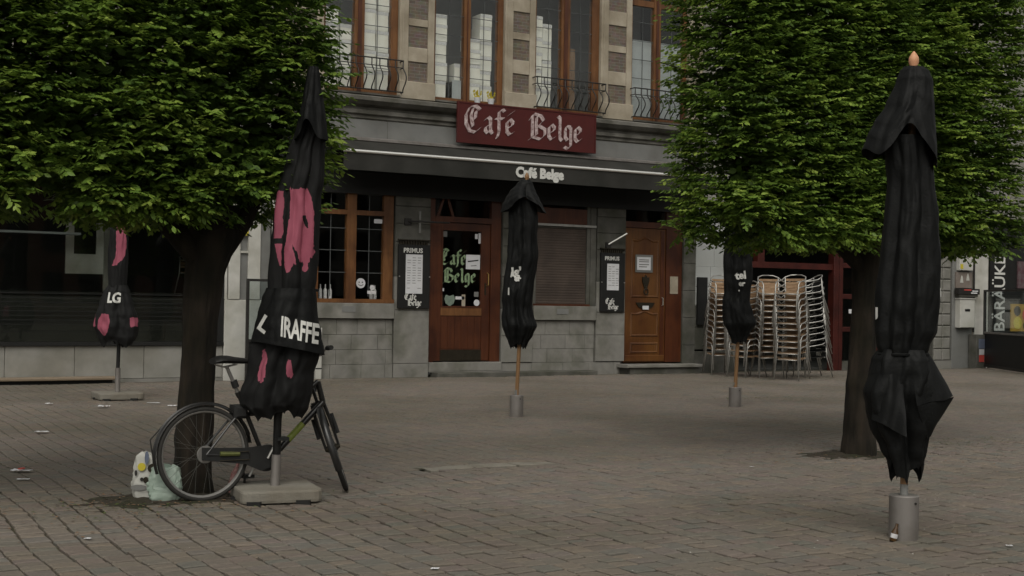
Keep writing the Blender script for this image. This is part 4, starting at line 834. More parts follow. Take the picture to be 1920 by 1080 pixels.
def drape(name, corners, bulge, seed, pleats=2.5, amp=.014):
    """a turned-over fold of cloth: bilinear sheet that bulges towards the viewer, with pleats and a thickness"""
    P = [Vector(((px - 1694 - .016 * (1010 - py)) / S1, y, (1010 - py) / S1)) for px, py, y in corners]; n = 22; vs = []
    for side in (0, .006):
        for j in range(n + 1):
            for i in range(n + 1):
                u, v = i / n, j / n; p = (P[0] * (1 - u) + P[1] * u) * (1 - v) + (P[3] * (1 - u) + P[2] * u) * v
                e = math.sin(math.pi * u) * math.sin(math.pi * min(1, v * 1.15)) if v < .87 else math.sin(math.pi * u) * .0
                p = p + Vector((0, -1, 0)) * (bulge * math.sin(math.pi * u) * (.35 + .65 * math.sin(math.pi * v)) + amp * math.sin(u * pleats * 6.28 + seed + v * 1.5) * (.3 + v) - side)
                p += Vector((noise.noise(p * 7 + Vector((seed, 0, 0))) * .008, noise.noise(p * 9) * .010, noise.noise(p * 8 + Vector((0, seed, 0))) * .008)); vs.append(p)
    m = n + 1; o_ = m * m; fs = [(j * m + i, j * m + i + 1, (j + 1) * m + i + 1, (j + 1) * m + i) for j in range(n) for i in range(n)]; fs += [tuple(o_ + k for k in f[::-1]) for f in list(fs)]
    rim = [i for i in range(n)] + [j * m + n for j in range(n)] + [n * m + n - i for i in range(n)] + [(n - j) * m for j in range(n)]
    fs += [(rim[k], o_ + rim[k], o_ + rim[(k + 1) % len(rim)], rim[(k + 1) % len(rim)]) for k in range(len(rim))]
    MB().add(vs, fs, True).build(name, m_cloth, U1)
drape('cloth_fold', [(1700, 658, -.06), (1736, 656, -.03), (1787, 742, -.03), (1702, 756, -.20)], .045, 1, 1.2)
drape('cloth_fold', [(1702, 756, -.20), (1787, 742, -.03), (1741, 812, -.06), (1728, 818, -.12)], .03, 2, 1.0, .008)
drape('cloth_fold', [(1652, 658, -.04), (1686, 658, -.06), (1682, 812, -.21), (1628, 785, -.10)], .045, 4, 1.4)
def caphem(t):
    a = math.degrees(t) % 360                 # 270 = towards the viewer
    front = math.exp(-((a - 275) / 32) ** 2); return .15 * front - .13 * math.exp(-((min(abs(a - 352), abs(a + 8))) / 26) ** 2) + .03 * math.cos(4 * t)
cap = Cloth(conv([(124, 1697, 1734), (132, 1690, 1744), (150, 1683, 1751), (200, 1662, 1754), (235, 1642, 1755), (262, 1629, 1757), (288, 1621, 1758)], *B1, S1), .95, 4, .30, 21, 0, 0, .3, caphem, .25)
link('vent_cap', cap.mesh('vent_cap', m_cloth, 170, 70), U1)
x1_ = (1716 - 1694 - .016 * 890) / S1
MB().tube([(0, 0, .26), (0, 0, .6), (x1_ * .5, 0, 1.8), (x1_, 0, 3.05)], .0255, 14).build('pole', m_pole, U1); finial(U1, x1_, 3.065, .033); socket(U1, .095, .285)
tie = [main.pt(2 * math.pi * i / 60, (1010 - 664) / S1 + .0, .006) for i in range(60)]
MB().tube(tie, .010, 6, close=True).build('tie_strap', m_cloth, U1)
mb = MB()
for (px, py, s_) in ((1641, 594, .075), (1762, 553, .06)):
    v, f = wrap_text(main, 'J' if px < 1700 else 'l', s_, (px - 1694 - .016 * (1010 - py)) / S1, (1010 - py) / S1, bold=.008); MB().add(v, f).build('letter', m_letter, U1)

# middle umbrella
U2 = thing('folded_umbrella', 'folded black umbrella with white lettering in front of the café façade', 'umbrella', (8.697, -8.394, 0), -YAW, 'folded black umbrellas with wooden poles')
S2 = 143.9; B2 = (968, 781)
main2 = Cloth(conv([(375, 957, 1003), (405, 953, 1010), (440, 952, 1008), (480, 951, 1009), (500, 948, 1007), (530, 944, 1002), (560, 941, 999), (575, 942, 998), (592, 940, 1001), (610, 941, 1008), (628, 947, 1000), (640, 952, 992), (650, 955, 988)], *B2, S2), .85, 6, .32, 5, .04, 0, .7)
link('canopy', main2.mesh('canopy', m_cloth, 130, 100), U2)
def caphem2(t):
    a = math.degrees(t) % 360; return .15 * math.exp(-((a - 275) / 34) ** 2) - .04 * abs(math.cos(t)) ** 3
cap2 = Cloth(conv([(337, 976, 995), (345, 968, 1000), (358, 954, 1006), (370, 946, 1013), (382, 940, 1019), (393, 938, 1025)], *B2, S2), .95, 4, .34, 31, 0, 0, .3, caphem2, .25)
link('vent_cap', cap2.mesh('vent_cap', m_cloth, 110, 40), U2)
x2_ = (988 - 968 - .016 * 445) / S2
MB().tube([(0, 0, .26), (x2_ * .3, 0, 1.0), (x2_, 0, 3.06)], .026, 12).build('pole', m_pole, U2); finial(U2, x2_, 3.08, .03, m_pole); socket(U2, .09, .28)
mb = MB(); v, f = wrap_text(main2, "lg'", .15, (969 - 968 - .016 * 270) / S2, (781 - 517) / S2, bold=.007, rot=.08); mb.add(v, f); v, f = wrap_text(main2, "er", .09, (971 - 968 - .016 * 260) / S2, (781 - 527) / S2, bold=.005); mb.add(v, f)
v, f = wrap_text(main2, "l", .13, (954 - 968 - .016 * 240) / S2, (781 - 553) / S2, bold=.003); mb.add(v, f); v, f = wrap_text(main2, "l", .10, (958 - 968 - .016 * 240) / S2, (781 - 520) / S2, bold=.003, rot=-.15); mb.add(v, f)
mb.build('lettering', m_letter, U2)

# small umbrella by the chairs
U3 = thing('folded_umbrella', 'folded black umbrella with white lettering standing in front of the stacked chairs', 'umbrella', (12.595, -8.089, 0), -YAW, 'folded black umbrellas with wooden poles')
S3 = 127.5; B3 = (1378, 763)
main3 = Cloth(conv([(400, 1368, 1402), (430, 1361, 1408), (480, 1357, 1412), (520, 1357, 1412), (548, 1358, 1407), (565, 1355, 1406), (585, 1355, 1413), (606, 1356, 1419), (622, 1364, 1407), (634, 1370, 1401), (642, 1372, 1399)], *B3, S3), .85, 6, .30, 9, .03, 0, 1.)
link('canopy', main3.mesh('canopy', m_cloth, 120, 90), U3)
cap3 = Cloth(conv([(362, 1380, 1396), (372, 1372, 1404), (390, 1360, 1414), (410, 1352, 1422), (420, 1350, 1425)], *B3, S3), .95, 4, .32, 41, 0, 0, .3, caphem2, .25)
link('vent_cap', cap3.mesh('vent_cap', m_cloth, 100, 36), U3)
MB().tube([(0, 0, .26), (.03, 0, 1.0), (.06, 0, 3.1)], .028, 12).build('pole', m_pole, U3); finial(U3, .06, 3.13, .03, m_pole); socket(U3, .092, .29)
mb = MB(); v, f = wrap_text(main3, "tel", .155, (1386 - 1378 - .016 * 240) / S3, (763 - 523) / S3, bold=.006, rot=.12); mb.add(v, f); v, f = wrap_text(main3, "er", .11, (1388 - 1378 - .016 * 230) / S3, (763 - 536) / S3, bold=.005); mb.add(v, f); v, f = wrap_text(main3, ".", .16, (1382 - 1378 - .016 * 215) / S3, (763 - 546) / S3, bold=.004); mb.add(v, f)
mb.build('lettering', m_letter, U3)

# left umbrella with pink print, leaning
def slab(t, s, rz, h=.10):
    b = .07; c = s / 2; pts = []
    for (sx, sy) in ((1, -1), (1, 1), (-1, 1), (-1, -1)):
        for k in range(4):
            a = R((-90 if (sx, sy) == (1, -1) else 0 if (sx, sy) == (1, 1) else 90 if (sx, sy) == (-1, 1) else 180) + k * 30); pts.append((sx * (c - b) + b * math.cos(a), sy * (c - b) + b * math.sin(a)))
    n = len(pts); cr, sr = math.cos(rz), math.sin(rz); vs = []
    for (k, z) in ((.99, .012), (1, .03), (1, h - .016), (.985, h - .003), (.96, h)):
        vs += [((x * cr - y * sr) * k, (x * sr + y * cr) * k, z) for x, y in pts]
    fs = [(j * n + i, j * n + (i + 1) % n, (j + 1) * n + (i + 1) % n, (j + 1) * n + i) for j in range(4) for i in range(n)] + [tuple(range(4 * n, 5 * n)), tuple(range(n))[::-1]]
    MB().add(vs, fs).build('base_slab', m_concrete, t)
    mb = MB()
    for (u, v_) in ((-c * .7, -c * .98), (c * .5, -c * .98), (c * .9, 0), (-c * .9, 0)):
        x, y = u * cr - v_ * sr, u * sr + v_ * cr; mb.box(x - .05, x + .05, y - .03, y + .03, -.012, .028)
    mb.build('slab_foot', m_black, t)['kind'] = 'stuff'
U4 = thing('printed_umbrella', 'leaning folded black umbrella with pink giraffe print, beside the parked bicycle', 'umbrella', (3.43, -13.863, 0), -YAW, 'folded umbrellas with pink print')
S4 = 251.; B4 = (514, 934)
def lean_y(z): return -.02 - .045 * z
def blob(px, py, rows):
    """inside test for a printed shape given as (y, left, right) rows"""
    for (a, b) in zip(rows[:-1], rows[1:]):
        if a[0] <= py < b[0]:
            u = (py - a[0]) / (b[0] - a[0]); return min(px - (a[1] * (1 - u) + b[1] * u), (a[2] * (1 - u) + b[2] * u) - px)
    return -99
PINK4 = [[(358, 551, 583), (372, 553, 590), (400, 551, 594), (430, 548, 594), (455, 544, 594), (478, 541, 592), (492, 541, 584)], [(360, 524, 538), (400, 520, 539), (428, 519, 537), (455, 520, 536), (482, 526, 534), (500, 531, 533)],
         [(484, 543, 561), (500, 541, 556), (512, 545, 551)], [(655, 500, 506), (668, 497, 511), (682, 494, 510), (700, 491, 506), (712, 492, 500)], [(668, 549, 553), (680, 547, 556), (698, 546, 558), (704, 549, 555)], [(430, 562, 566), (470, 575, 583), (510, 573, 582)]]
HOLE4 = [[(405, 577, 581), (420, 576, 584), (430, 580, 583)], [(460, 556, 558), (478, 560, 566), (510, 563, 572)], [(448, 521, 536), (458, 518, 538)]]
def pr4(p, t):
    if math.sin(t) > .15: return 0.
    px = B4[0] + p[0] * S4 + .016 * p[2] * S4; py = B4[1] - p[2] * S4; n = 5 * noise.noise(Vector((px * .09, py * .05, 0))) + 4 * noise.noise(Vector((px * .3, py * .16, 7))); v = max(blob(px + n * .4, py + n, r_) for r_ in PINK4)
    h = max(blob(px + n * .5, py, r_) for r_ in HOLE4); v = min(v, -h if h > -50 else 99); return .5 + max(-.5, min(.5, v * .12))
upper = Cloth(conv([(175, 577, 609), (240, 560, 616), (300, 540, 612), (340, 528, 610), (370, 521, 604), (430, 514, 602), (480, 508, 600), (520, 505, 596), (546, 505, 592)], *B4, S4), .8, 6, .28, 51, 0, 0, .6)
lower = Cloth(conv([(542, 503, 592), (560, 497, 594), (590, 487, 597), (630, 480, 604), (650, 474, 604), (665, 470, 598), (700, 463, 588), (735, 452, 584), (758, 450, 578), (776, 470, 566)], *B4, S4), .8, 6, .30, 53, .04, 0, 1.2)
flap = Cloth(conv([(540, 503, 593), (560, 495, 595), (590, 486, 598), (620, 480, 603), (640, 476, 608), (652, 474, 609)], *B4, S4), .98, 5, .10, 55, 0, 0, .3, lambda t: .05 * math.cos(t * 1.0 + 2.6), 1)
capt = Cloth(conv([(134, 586, 604), (150, 582, 607), (190, 575, 611), (225, 567, 616), (268, 558, 621)], *B4, S4), .95, 4, .32, 57, 0, 0, .3, lambda t: .14 * math.exp(-((math.degrees(t) % 360 - 262) / 30) ** 2), .25)
for nm, c_, m_, a, b in (('canopy', upper, m_print, 260, 260), ('canopy_skirt', lower, m_print, 200, 150), ('valance_flap', flap, m_cloth, 150, 50), ('vent_cap', capt, m_cloth, 110, 60)):
    me = c_.mesh(nm, m_, a, b, pr4 if m_ is m_print else None)
    for v in me.vertices: v.co.y += lean_y(v.co.z)
    link(nm, me, U4)
mb = MB(); v, f = wrap_text(flap, 'IRAFFE', .20, (570 - 514 - .016 * 330) / S4, (934 - 626) / S4, bold=.006, sub=2, slant=-.10, xs=.42); v = [(a, b + lean_y(c), c) for a, b, c in v]; mb.add(v, f)
v, f = wrap_text(flap, 'L', .165, (499 - 514 - .016 * 330) / S4, (934 - 618) / S4, bold=.006, sub=2, rot=-.55); v = [(a, b + lean_y(c), c) for a, b, c in v]; mb.add(v, f); mb.build('lettering', m_letter, U4)
xt = (595 - 514 - .016 * 800) / S4
MB().tube([(0, 0, .10), (.008, 0, .33)], .036, 14).build('steel_sleeve', m_steel, U4); MB().tube([(.008, 0, .33), (.02, lean_y(.6), .6), (xt * .5, lean_y(1.7), 1.7), (xt, lean_y(3.1), 3.17)], .030, 12).build('pole', m_black, U4)
slab(U4, .60, R(22)); MB().tube([upper.pt(2 * math.pi * i / 50, (934 - 543) / S4, .008) for i in range(50)], .011, 6, close=True).build('tie_strap', m_cloth, U4)
bpy.data.objects[U4.children[-1].name].location.y = lean_y(1.56)
# far left umbrella with pink print
U5 = thing('printed_umbrella', 'folded black umbrella with pink print on a concrete slab before the shop window', 'umbrella', (4.644, -3.905, 0), -YAW, 'folded umbrellas with pink print')
S5 = 129.9; B5 = (220, 748)
PINK5 = [[(400, 224, 236), (430, 221, 237), (465, 221, 238), (485, 219, 234), (499, 213, 219)], [(588, 196, 212), (600, 190, 215), (615, 188, 214), (628, 198, 206)], [(583, 176, 184), (612, 176, 184)], [(595, 248, 258), (612, 249, 258)]]
def pr5(p, t):
    if math.sin(t) > .2: return 0.
    px = B5[0] + p[0] * S5 + .016 * p[2] * S5; py = B5[1] - p[2] * S5; n = 2.5 * noise.noise(Vector((px * .2, py * .12, 3))); v = max(blob(px + n * .5, py + n, r_) for r_ in PINK5); return .5 + max(-.5, min(.5, v * .2))
up5 = Cloth(conv([(345, 226, 238), (380, 212, 242), (420, 206, 240), (480, 202, 239), (520, 202, 238), (538, 203, 237)], *B5, S5), .85, 6, .25, 61, 0, 0, .6)
lo5 = Cloth(conv([(534, 203, 238), (548, 194, 242), (570, 186, 248), (592, 179, 256), (612, 177, 259), (630, 183, 256), (645, 190, 250)], *B5, S5), .85, 6, .26, 63, .05, 0, .7)
link('canopy', up5.mesh('canopy', m_print, 150, 150, pr5), U5); link('canopy_skirt', lo5.mesh('canopy_skirt', m_print, 170, 110, pr5), U5)
mb = MB(); v, f = wrap_text(lo5, 'LG', .20, (219.5 - 220 - .016 * 190) / S5, (748 - 567) / S5, bold=.008, sub=2, xs=.72); mb.add(v, f); mb.build('lettering', m_letter, U5)
MB().tube([(0, 0, .10), (0, 0, .45)], .037, 12).build('steel_sleeve', m_steel, U5); MB().tube([(0, 0, .45), (.05, 0, 3.05)], .027, 12).build('pole', m_black, U5); slab(U5, .64, R(30)); finial(U5, .05, 3.07, .028, m_black)

# ------------------------------------------------------------------ trees: clipped hornbeam screens
def tree(name_label, base, trunk, limbs, bx, seed, nsp, avoid=None):
    t = thing('clipped_tree', name_label, 'tree', (base[0], base[1], 0), 0, 'clipped hornbeam trees')
    # trunk with buttresses and lumps
    mb = MB(); seg = 56; rows = 110; vs = []; H_t = trunk[-1][0]
    for j in range(rows + 1):
        z = -.05 + (H_t + .05) * j / rows; zs = [q[0] for q in trunk]; i = int(np.clip(np.searchsorted(zs, z) - 1, 0, len(zs) - 2)); u = max(0, min(1, (z - zs[i]) / (zs[i + 1] - zs[i])))
        cx_, cy_, r_ = (trunk[i][k] * (1 - u) + trunk[i + 1][k] * u for k in (1, 2, 3))
        for k in range(seg):
            a = 2 * math.pi * k / seg; rr = r_ * .93 * (1 + .17 * noise.noise(Vector((math.cos(a) * 1.6, math.sin(a) * 1.6, z * 1.7 + seed))) + .07 * noise.noise(Vector((math.cos(a) * 6, math.sin(a) * 6, z * 3))) + .05 * abs(noise.noise(Vector((math.cos(a) * 13, math.sin(a) * 13, z * 5)))) + .10 * math.exp(-((z - .42 - .3 * (seed == 8)) / .07) ** 2) * max(0, math.sin(a + 2.4 + seed)) + .12 * max(0, .35 - z) * (1 + math.sin(4 * a + seed)))
            vs.append((cx_ + rr * math.cos(a), cy_ + rr * math.sin(a), z))
    mb.add(vs, [(j * seg + k, j * seg + (k + 1) % seg, (j + 1) * seg + (k + 1) % seg, (j + 1) * seg + k) for j in range(rows) for k in range(seg)], True)
    mb.build('trunk', m_bark, t)
    for (pts, r0, r1) in limbs:
        n = len(pts); MB().tube(pts, [r0 + (r1 - r0) * i / (n - 1) for i in range(n)], 9).build('limb', m_bark, t)
    # leaf sprays
    g = np.random.default_rng(seed); x0, x1, y0, y1, z0, z1 = (bx[0] - base[0], bx[1] - base[0], bx[2] - base[1], bx[3] - base[1], bx[4], bx[5])
    dx, dy, dz = x1 - x0, y1 - y0, z1 - z0
    faces = [('f', dx * dz * 1.25), ('b', dx * dz * .8), ('l', dy * dz * 1.3), ('r', dy * dz * 1.2), ('t', dx * dy * .5), ('u', dx * dy * 1.5)]; tot = sum(f[1] for f in faces)
    P = []; Dr = []; Dep = []
    for nm, ar in faces:
        n = int(nsp * ar / tot); u, v = g.random(n), g.random(n); d = np.minimum(g.exponential(.16, n), .7) - .05 * g.random(n)
        an = g.normal(0, .5, n)
        if nm in 'fb':
            s_ = -1 if nm == 'f' else 1; P.append(np.stack([x0 + dx * u, (y0 + d) if nm == 'f' else (y1 - d), z0 + dz * v], 1)); Dr.append(np.stack([np.sin(an) , s_ * np.cos(an), g.normal(.02, .16, n)], 1))
        elif nm in 'lr':
            s_ = -1 if nm == 'l' else 1; P.append(np.stack([(x0 + d) if nm == 'l' else (x1 - d), y0 + dy * u, z0 + dz * v], 1)); Dr.append(np.stack([s_ * np.cos(an), np.sin(an), g.normal(.02, .16, n)], 1))
        elif nm == 't':
            a = g.random(n) * 6.28; P.append(np.stack([x0 + dx * u, y0 + dy * v, z1 - d], 1)); Dr.append(np.stack([np.cos(a) * .6, np.sin(a) * .6, .5 + g.random(n)], 1))
        else:
            a = g.random(n) * 6.28; P.append(np.stack([x0 + dx * u, y0 + dy * v, z0 + d * .8], 1)); Dr.append(np.stack([np.cos(a), np.sin(a), -.25 - .3 * g.random(n)], 1))
        Dep.append(d)
    P, Dr, Dep = np.concatenate(P), np.concatenate(Dr), np.concatenate(Dep); Dr /= np.linalg.norm(Dr, axis=1)[:, None]
    # lumpy surface, gaps
    nzv = np.array([noise.noise(Vector((p[0] * 2.3 + seed, p[1] * 2.3, p[2] * 3.4))) for p in P]); nz2 = np.array([noise.noise(Vector((p[0] * .9 + seed, p[1] * .9, p[2] * 1.1 + 5))) for p in P])
    gap = nzv + .35 * nz2 - .1 * Dep; keep = gap > -.30
    ctr = np.array([(x0 + x1) / 2, (y0 + y1) / 2, (z0 + z1) / 2]); P = P + Dr * ((nzv * .10 + nz2 * .12)[:, None])
    if avoid is not None: keep &= ~avoid(P + np.array([base[0], base[1], 0]))
    P, Dr, nzv, Dep = P[keep], Dr[keep], nzv[keep], Dep[keep]; N = len(P); ML = 11
    upv = np.stack([g.normal(0, .22, N), g.normal(0, .22, N), np.ones(N)], 1); side = np.cross(Dr, upv); side /= np.linalg.norm(side, axis=1)[:, None]; nr = np.cross(side, Dr)
    Ls = .16 + .16 * g.random(N); V = []; A = []; tone = np.clip(.42 + .22 * g.normal(0, 1, N) + .5 * nzv - .30 * np.clip(Dep, 0, .7), 0, 1)  # leaf tone falls with depth and in hollows: crown shade put into colour
    for k in range(ML):
        sgn = 1 if k % 2 else -1; f = (k + .6) / ML; f = f + g.normal(0, .02, N)
        base_p = P + Dr * (Ls * f)[:, None] - np.array([0, 0, 1]) * (.07 * (Ls * f) ** 1)[:, None]
        ang = (R(48) if k < ML - 1 else R(5)) + g.normal(0, .25, N); ld = Dr * np.cos(ang)[:, None] + side * (sgn * np.sin(ang))[:, None]
        ld = ld - nr * (.18 + .42 * g.random(N))[:, None]; ld /= np.linalg.norm(ld, axis=1)[:, None]
        wv = np.cross(ld, nr) ; wv += g.normal(0, .25, (N, 3)); wv /= np.linalg.norm(wv, axis=1)[:, None]
        ll = (.044 + .032 * g.random(N)) * (1 - .25 * abs(f - .5)); hw = ll * .27; dn = np.cross(ld, wv)
        pts = [base_p, base_p + ld * (ll * .33)[:, None] + wv * hw[:, None] + dn * (ll * .05)[:, None], base_p + ld * (ll * .68)[:, None] + wv * (hw * .78)[:, None] + dn * (ll * .03)[:, None], base_p + ld * ll[:, None],
               base_p + ld * (ll * .68)[:, None] - wv * (hw * .78)[:, None] + dn * (ll * .03)[:, None], base_p + ld * (ll * .33)[:, None] - wv * hw[:, None] + dn * (ll * .05)[:, None]]
        V.append(np.stack(pts, 1)); A.append(np.clip(tone + .10 * g.normal(0, 1, N) + .10 * (k > ML - 4), 0, 1))
    # inner foliage, its shade put into a darker leaf tone
    NI = 26000; Q = np.stack([g.uniform(x0 + .22, x1 - .22, NI), g.uniform(y0 + .22, y1 - .18, NI), g.uniform(z0 + .12, z1 - .1, NI)], 1)
    if avoid is not None: Q = Q[~avoid(Q + np.array([base[0], base[1], 0]))]; NI = len(Q)
    d1 = g.normal(0, 1, (NI, 3)); d1[:, 2] *= .4; d1 /= np.linalg.norm(d1, axis=1)[:, None]; d2 = np.cross(d1, g.normal(0, 1, (NI, 3))); d2 /= np.linalg.norm(d2, axis=1)[:, None]
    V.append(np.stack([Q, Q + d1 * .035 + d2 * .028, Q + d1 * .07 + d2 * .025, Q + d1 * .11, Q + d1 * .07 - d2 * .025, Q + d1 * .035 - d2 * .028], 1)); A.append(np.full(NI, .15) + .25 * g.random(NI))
    V = np.concatenate(V).reshape(-1, 3); nl = len(V) // 6; A = np.concatenate(A)
    F = (np.array([(0, 1, 2, 3), (0, 3, 4, 5)])[None] + 6 * np.arange(nl)[:, None, None]).reshape(-1, 4)
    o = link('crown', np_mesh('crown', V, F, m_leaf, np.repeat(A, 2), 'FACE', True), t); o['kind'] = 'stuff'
    # inner twigs and the dark woody core
    mb = MB(); q = random.Random(seed)
    for i in range(150):
        a = (q.uniform(x0 + .2, x1 - .2), q.uniform(y0 + .3, y1 - .3), q.uniform(z0 + .1, z1 - .2)); L_ = q.uniform(.3, .8); an = q.uniform(0, 6.28)
        b = (a[0] + L_ * math.cos(an) , a[1] + L_ * .5 * math.sin(an), a[2] + q.uniform(-.1, .3)); mb.tube([a, ((a[0] + b[0]) / 2, (a[1] + b[1]) / 2, (a[2] + b[2]) / 2 + .05), b], [.012, .009, .004], 4, caps=False)
    o = mb.build('twigs', m_bark, t); o['kind'] = 'stuff'; return t
def ax4(P):       # keep the sprays off the leaning umbrella and out of the strip in front of it
    xr, yr = np.array([math.cos(YAW), -math.sin(YAW)]), np.array([math.sin(YAW), math.cos(YAW)])
    z = P[:, 2]; ax = 3.43 + xr[0] * (.085 * z) + yr[0] * (-.02 - .045 * z); ay = -13.863 + xr[1] * (.085 * z) + yr[1] * (-.02 - .045 * z)
    du = (P[:, 0] - ax) * xr[0] + (P[:, 1] - ay) * xr[1]; dvv = (P[:, 0] - ax) * yr[0] + (P[:, 1] - ay) * yr[1]
    return (z < 3.25) & (dvv < .22) & (du > np.where(z < 2.22, -.17, -.035) + .04 * np.sin(z * 9)) & (du < .26 - .04 * (z - 2))
tree('clipped tree at the left whose trunk the bicycle leans on', (2.97, -13.36), [(-.05, -.02, 0, .175), (.15, -.02, 0, .155), (.8, 0, 0, .135), (1.3, .02, 0, .142), (1.7, .06, 0, .165), (1.95, .12, .02, .21), (2.2, .16, .02, .16)],
     [([(.1, 0, 1.75), (.35, .0, 2.1), (.6, .1, 2.6), (.8, .1, 3.6)], .10, .04), ([(0, 0, 1.8), (-.35, .1, 2.2), (-.9, .1, 2.7), (-1.6, .1, 3.4)], .10, .03), ([(.1, 0, 2.0), (.1, .1, 3.0), (0, .1, 5.0)], .12, .04), ([(.05, 0, 1.9), (-.3, -.1, 2.5), (-.5, -.1, 4)], .08, .03)],
     (.2, 3.72, -13.90, -12.85, 2.16, 5.5), 3, 15000, ax4)
tree('clipped tree at the right behind the largest umbrella', (9.81, -13.41), [(-.05, 0, 0, .19), (.2, 0, 0, .160), (.5, .01, 0, .165), (.9, .02, 0, .145), (1.6, .05, 0, .135), (2.1, .07, 0, .15), (2.5, .07, 0, .11)],
     [([(.05, 0, 1.9), (.5, 0, 2.3), (1.2, 0, 2.5), (1.7, 0, 2.7)], .08, .03), ([(0, 0, 1.9), (-.5, .05, 2.3), (-1.2, .05, 2.6), (-1.8, 0, 3.0)], .08, .03), ([(.07, 0, 2.3), (.1, .05, 3.5), (.1, 0, 5.6)], .10, .04)],
     (7.88, 11.58, -13.85, -12.90, 2.18, 6.3), 8, 18000)

# ------------------------------------------------------------------ bicycle (x forward, y left, z up, origin under the rear hub)
bike = thing('bicycle', 'black city bicycle with turned front wheel parked between tree trunk and umbrella slab', 'bicycle', (2.905, -13.79, 0), R(3))
WR = .348; HZ = .348
def steer(p, ang=R(67)):
    P0 = Vector((1.085 - .05 * math.sin(R(69)), 0, HZ - .05 * math.cos(R(69)))); a = Vector((-math.cos(R(69)), 0, math.sin(R(69)))); return P0 + Matrix.Rotation(ang, 3, a) @ (Vector(p) - P0)
def xf(mb, fn): mb.v = [tuple(fn(p)) for p in mb.v]; return mb
ident = lambda p: p
def circ(cx, cz, r, y=0, n=48, a0=0, a1=360): return [(cx + r * math.cos(R(a0 + (a1 - a0) * i / (n if a1 - a0 == 360 else n - 1))), y, cz + r * math.sin(R(a0 + (a1 - a0) * i / (n if a1 - a0 == 360 else n - 1)))) for i in range(n)]
def wheel(cx, fn, hubr):
    wmb = xf(MB().tube(circ(cx, HZ, WR - .034), .0135, 8, close=True), fn); wo = wmb.build('wheel', m_rim, bike)
    xf(MB().tube(circ(cx, HZ, WR - .018), .0195, 10, close=True), fn).build('tyre', m_tyre, wo)
    mb = MB()
    for i in range(32):
        a = R(360 * i / 32); b = a + R(60) * (1 if i % 4 < 2 else -1) * .8; s_ = .03 * (1 if i % 2 else -1)
        mb.tube([(cx + (hubr * .8) * math.cos(b), s_, HZ + hubr * .8 * math.sin(b)), (cx + (WR - .04) * math.cos(a), 0, HZ + (WR - .04) * math.sin(a))], .0012, 4, caps=False)
    xf(mb, fn).build('spokes', m_spoke, wo); xf(MB().lathe([(.012, -.06), (.018, -.045), (hubr, -.035), (hubr, -.03), (.022, -.02), (.022, .02), (hubr, .03), (hubr, .035), (.012, .06)], 18, (cx, 0, HZ), 'y'), fn).build('hub', m_bronze, wo); return wo
rw = wheel(0, ident, .055); fwh = wheel(1.085, steer, .028)
rw_o = MB().lathe([(.062, -.046), (.065, -.040), (.065, -.037), (.05, -.036)], 24, (0, 0, HZ), 'y').build('drum_brake', m_rim, bike)
MB().tube(circ(0, HZ, WR + .022, 0, 26, 20, 188), .012, 6).build('rear_mudguard', m_bike, bike); MB().tube([(0 - (WR + .02) , 0, HZ - .05), (-(WR + .05), 0, HZ + .12), (-.26, .02, HZ + .26)], .006, 5).build('mudguard_tail', m_tyre, bike)
mgr = MB(); pr_ = [(WR + .012, -.026), (WR + .024, -.014), (WR + .028, 0), (WR + .024, .014), (WR + .012, .026)]; n = 26
def guard(cx, a0, a1):
    mb = MB(); vs = [(cx + r_ * math.cos(R(a0 + (a1 - a0) * i / n)), y, HZ + r_ * math.sin(R(a0 + (a1 - a0) * i / n))) for i in range(n + 1) for (r_, y) in pr_]
    return mb.add(vs, [(i * 5 + j, i * 5 + j + 1, (i + 1) * 5 + j + 1, (i + 1) * 5 + j) for i in range(n) for j in range(4)], True)
guard(0, 10, 200).build('mudguard', m_bike, bike); xf(guard(1.085, 35, 215), steer).build('mudguard', m_bike, bike)
BB = (.47, 0, .30); ST = (.265, 0, .77); HT, HB = (.90, 0, .86), (.945, 0, .70)
fm = MB(); fm.tube([BB, ST], .017, 10); fm.tube([BB, (.60, 0, .36), (.80, 0, .56), HB], .025, 10); fm.tube([(.345, 0, .63), (.60, 0, .64), HT], .019, 10); fm.tube([HB, HT], .022, 10)
for s_ in (-1, 1): fm.tube([(0, s_ * .062, HZ), (.18, s_ * .055, .335), BB], .011, 8); fm.tube([(0, s_ * .062, HZ), (.18, s_ * .045, .56), (.32, s_ * .02, .70)], .009, 8)
fr_o = fm.build('frame', m_bike, bike); MB().tube([(.66, 0, .42), (.78, 0, .54)], .0262, 10, caps=False).build('lime_decal', m_lime, bike); MB().tube([(.10, -.068, .35), (.25, -.066, .345)], .017, 8).build('chain_case_decal', m_olive, bike)
MB().tube([(.272, 0, .75), (.165, 0, .985)], .0135, 10).build('seat_post', m_rim, bike); MB().tube([(.268, 0, .76), (.25, 0, .795)], .02, 10).build('seat_clamp', m_bike, bike)
MB().tube([(.24, 0, .83), (.22, 0, .88)], .026, 10).build('rear_light', m_rubber, bike)
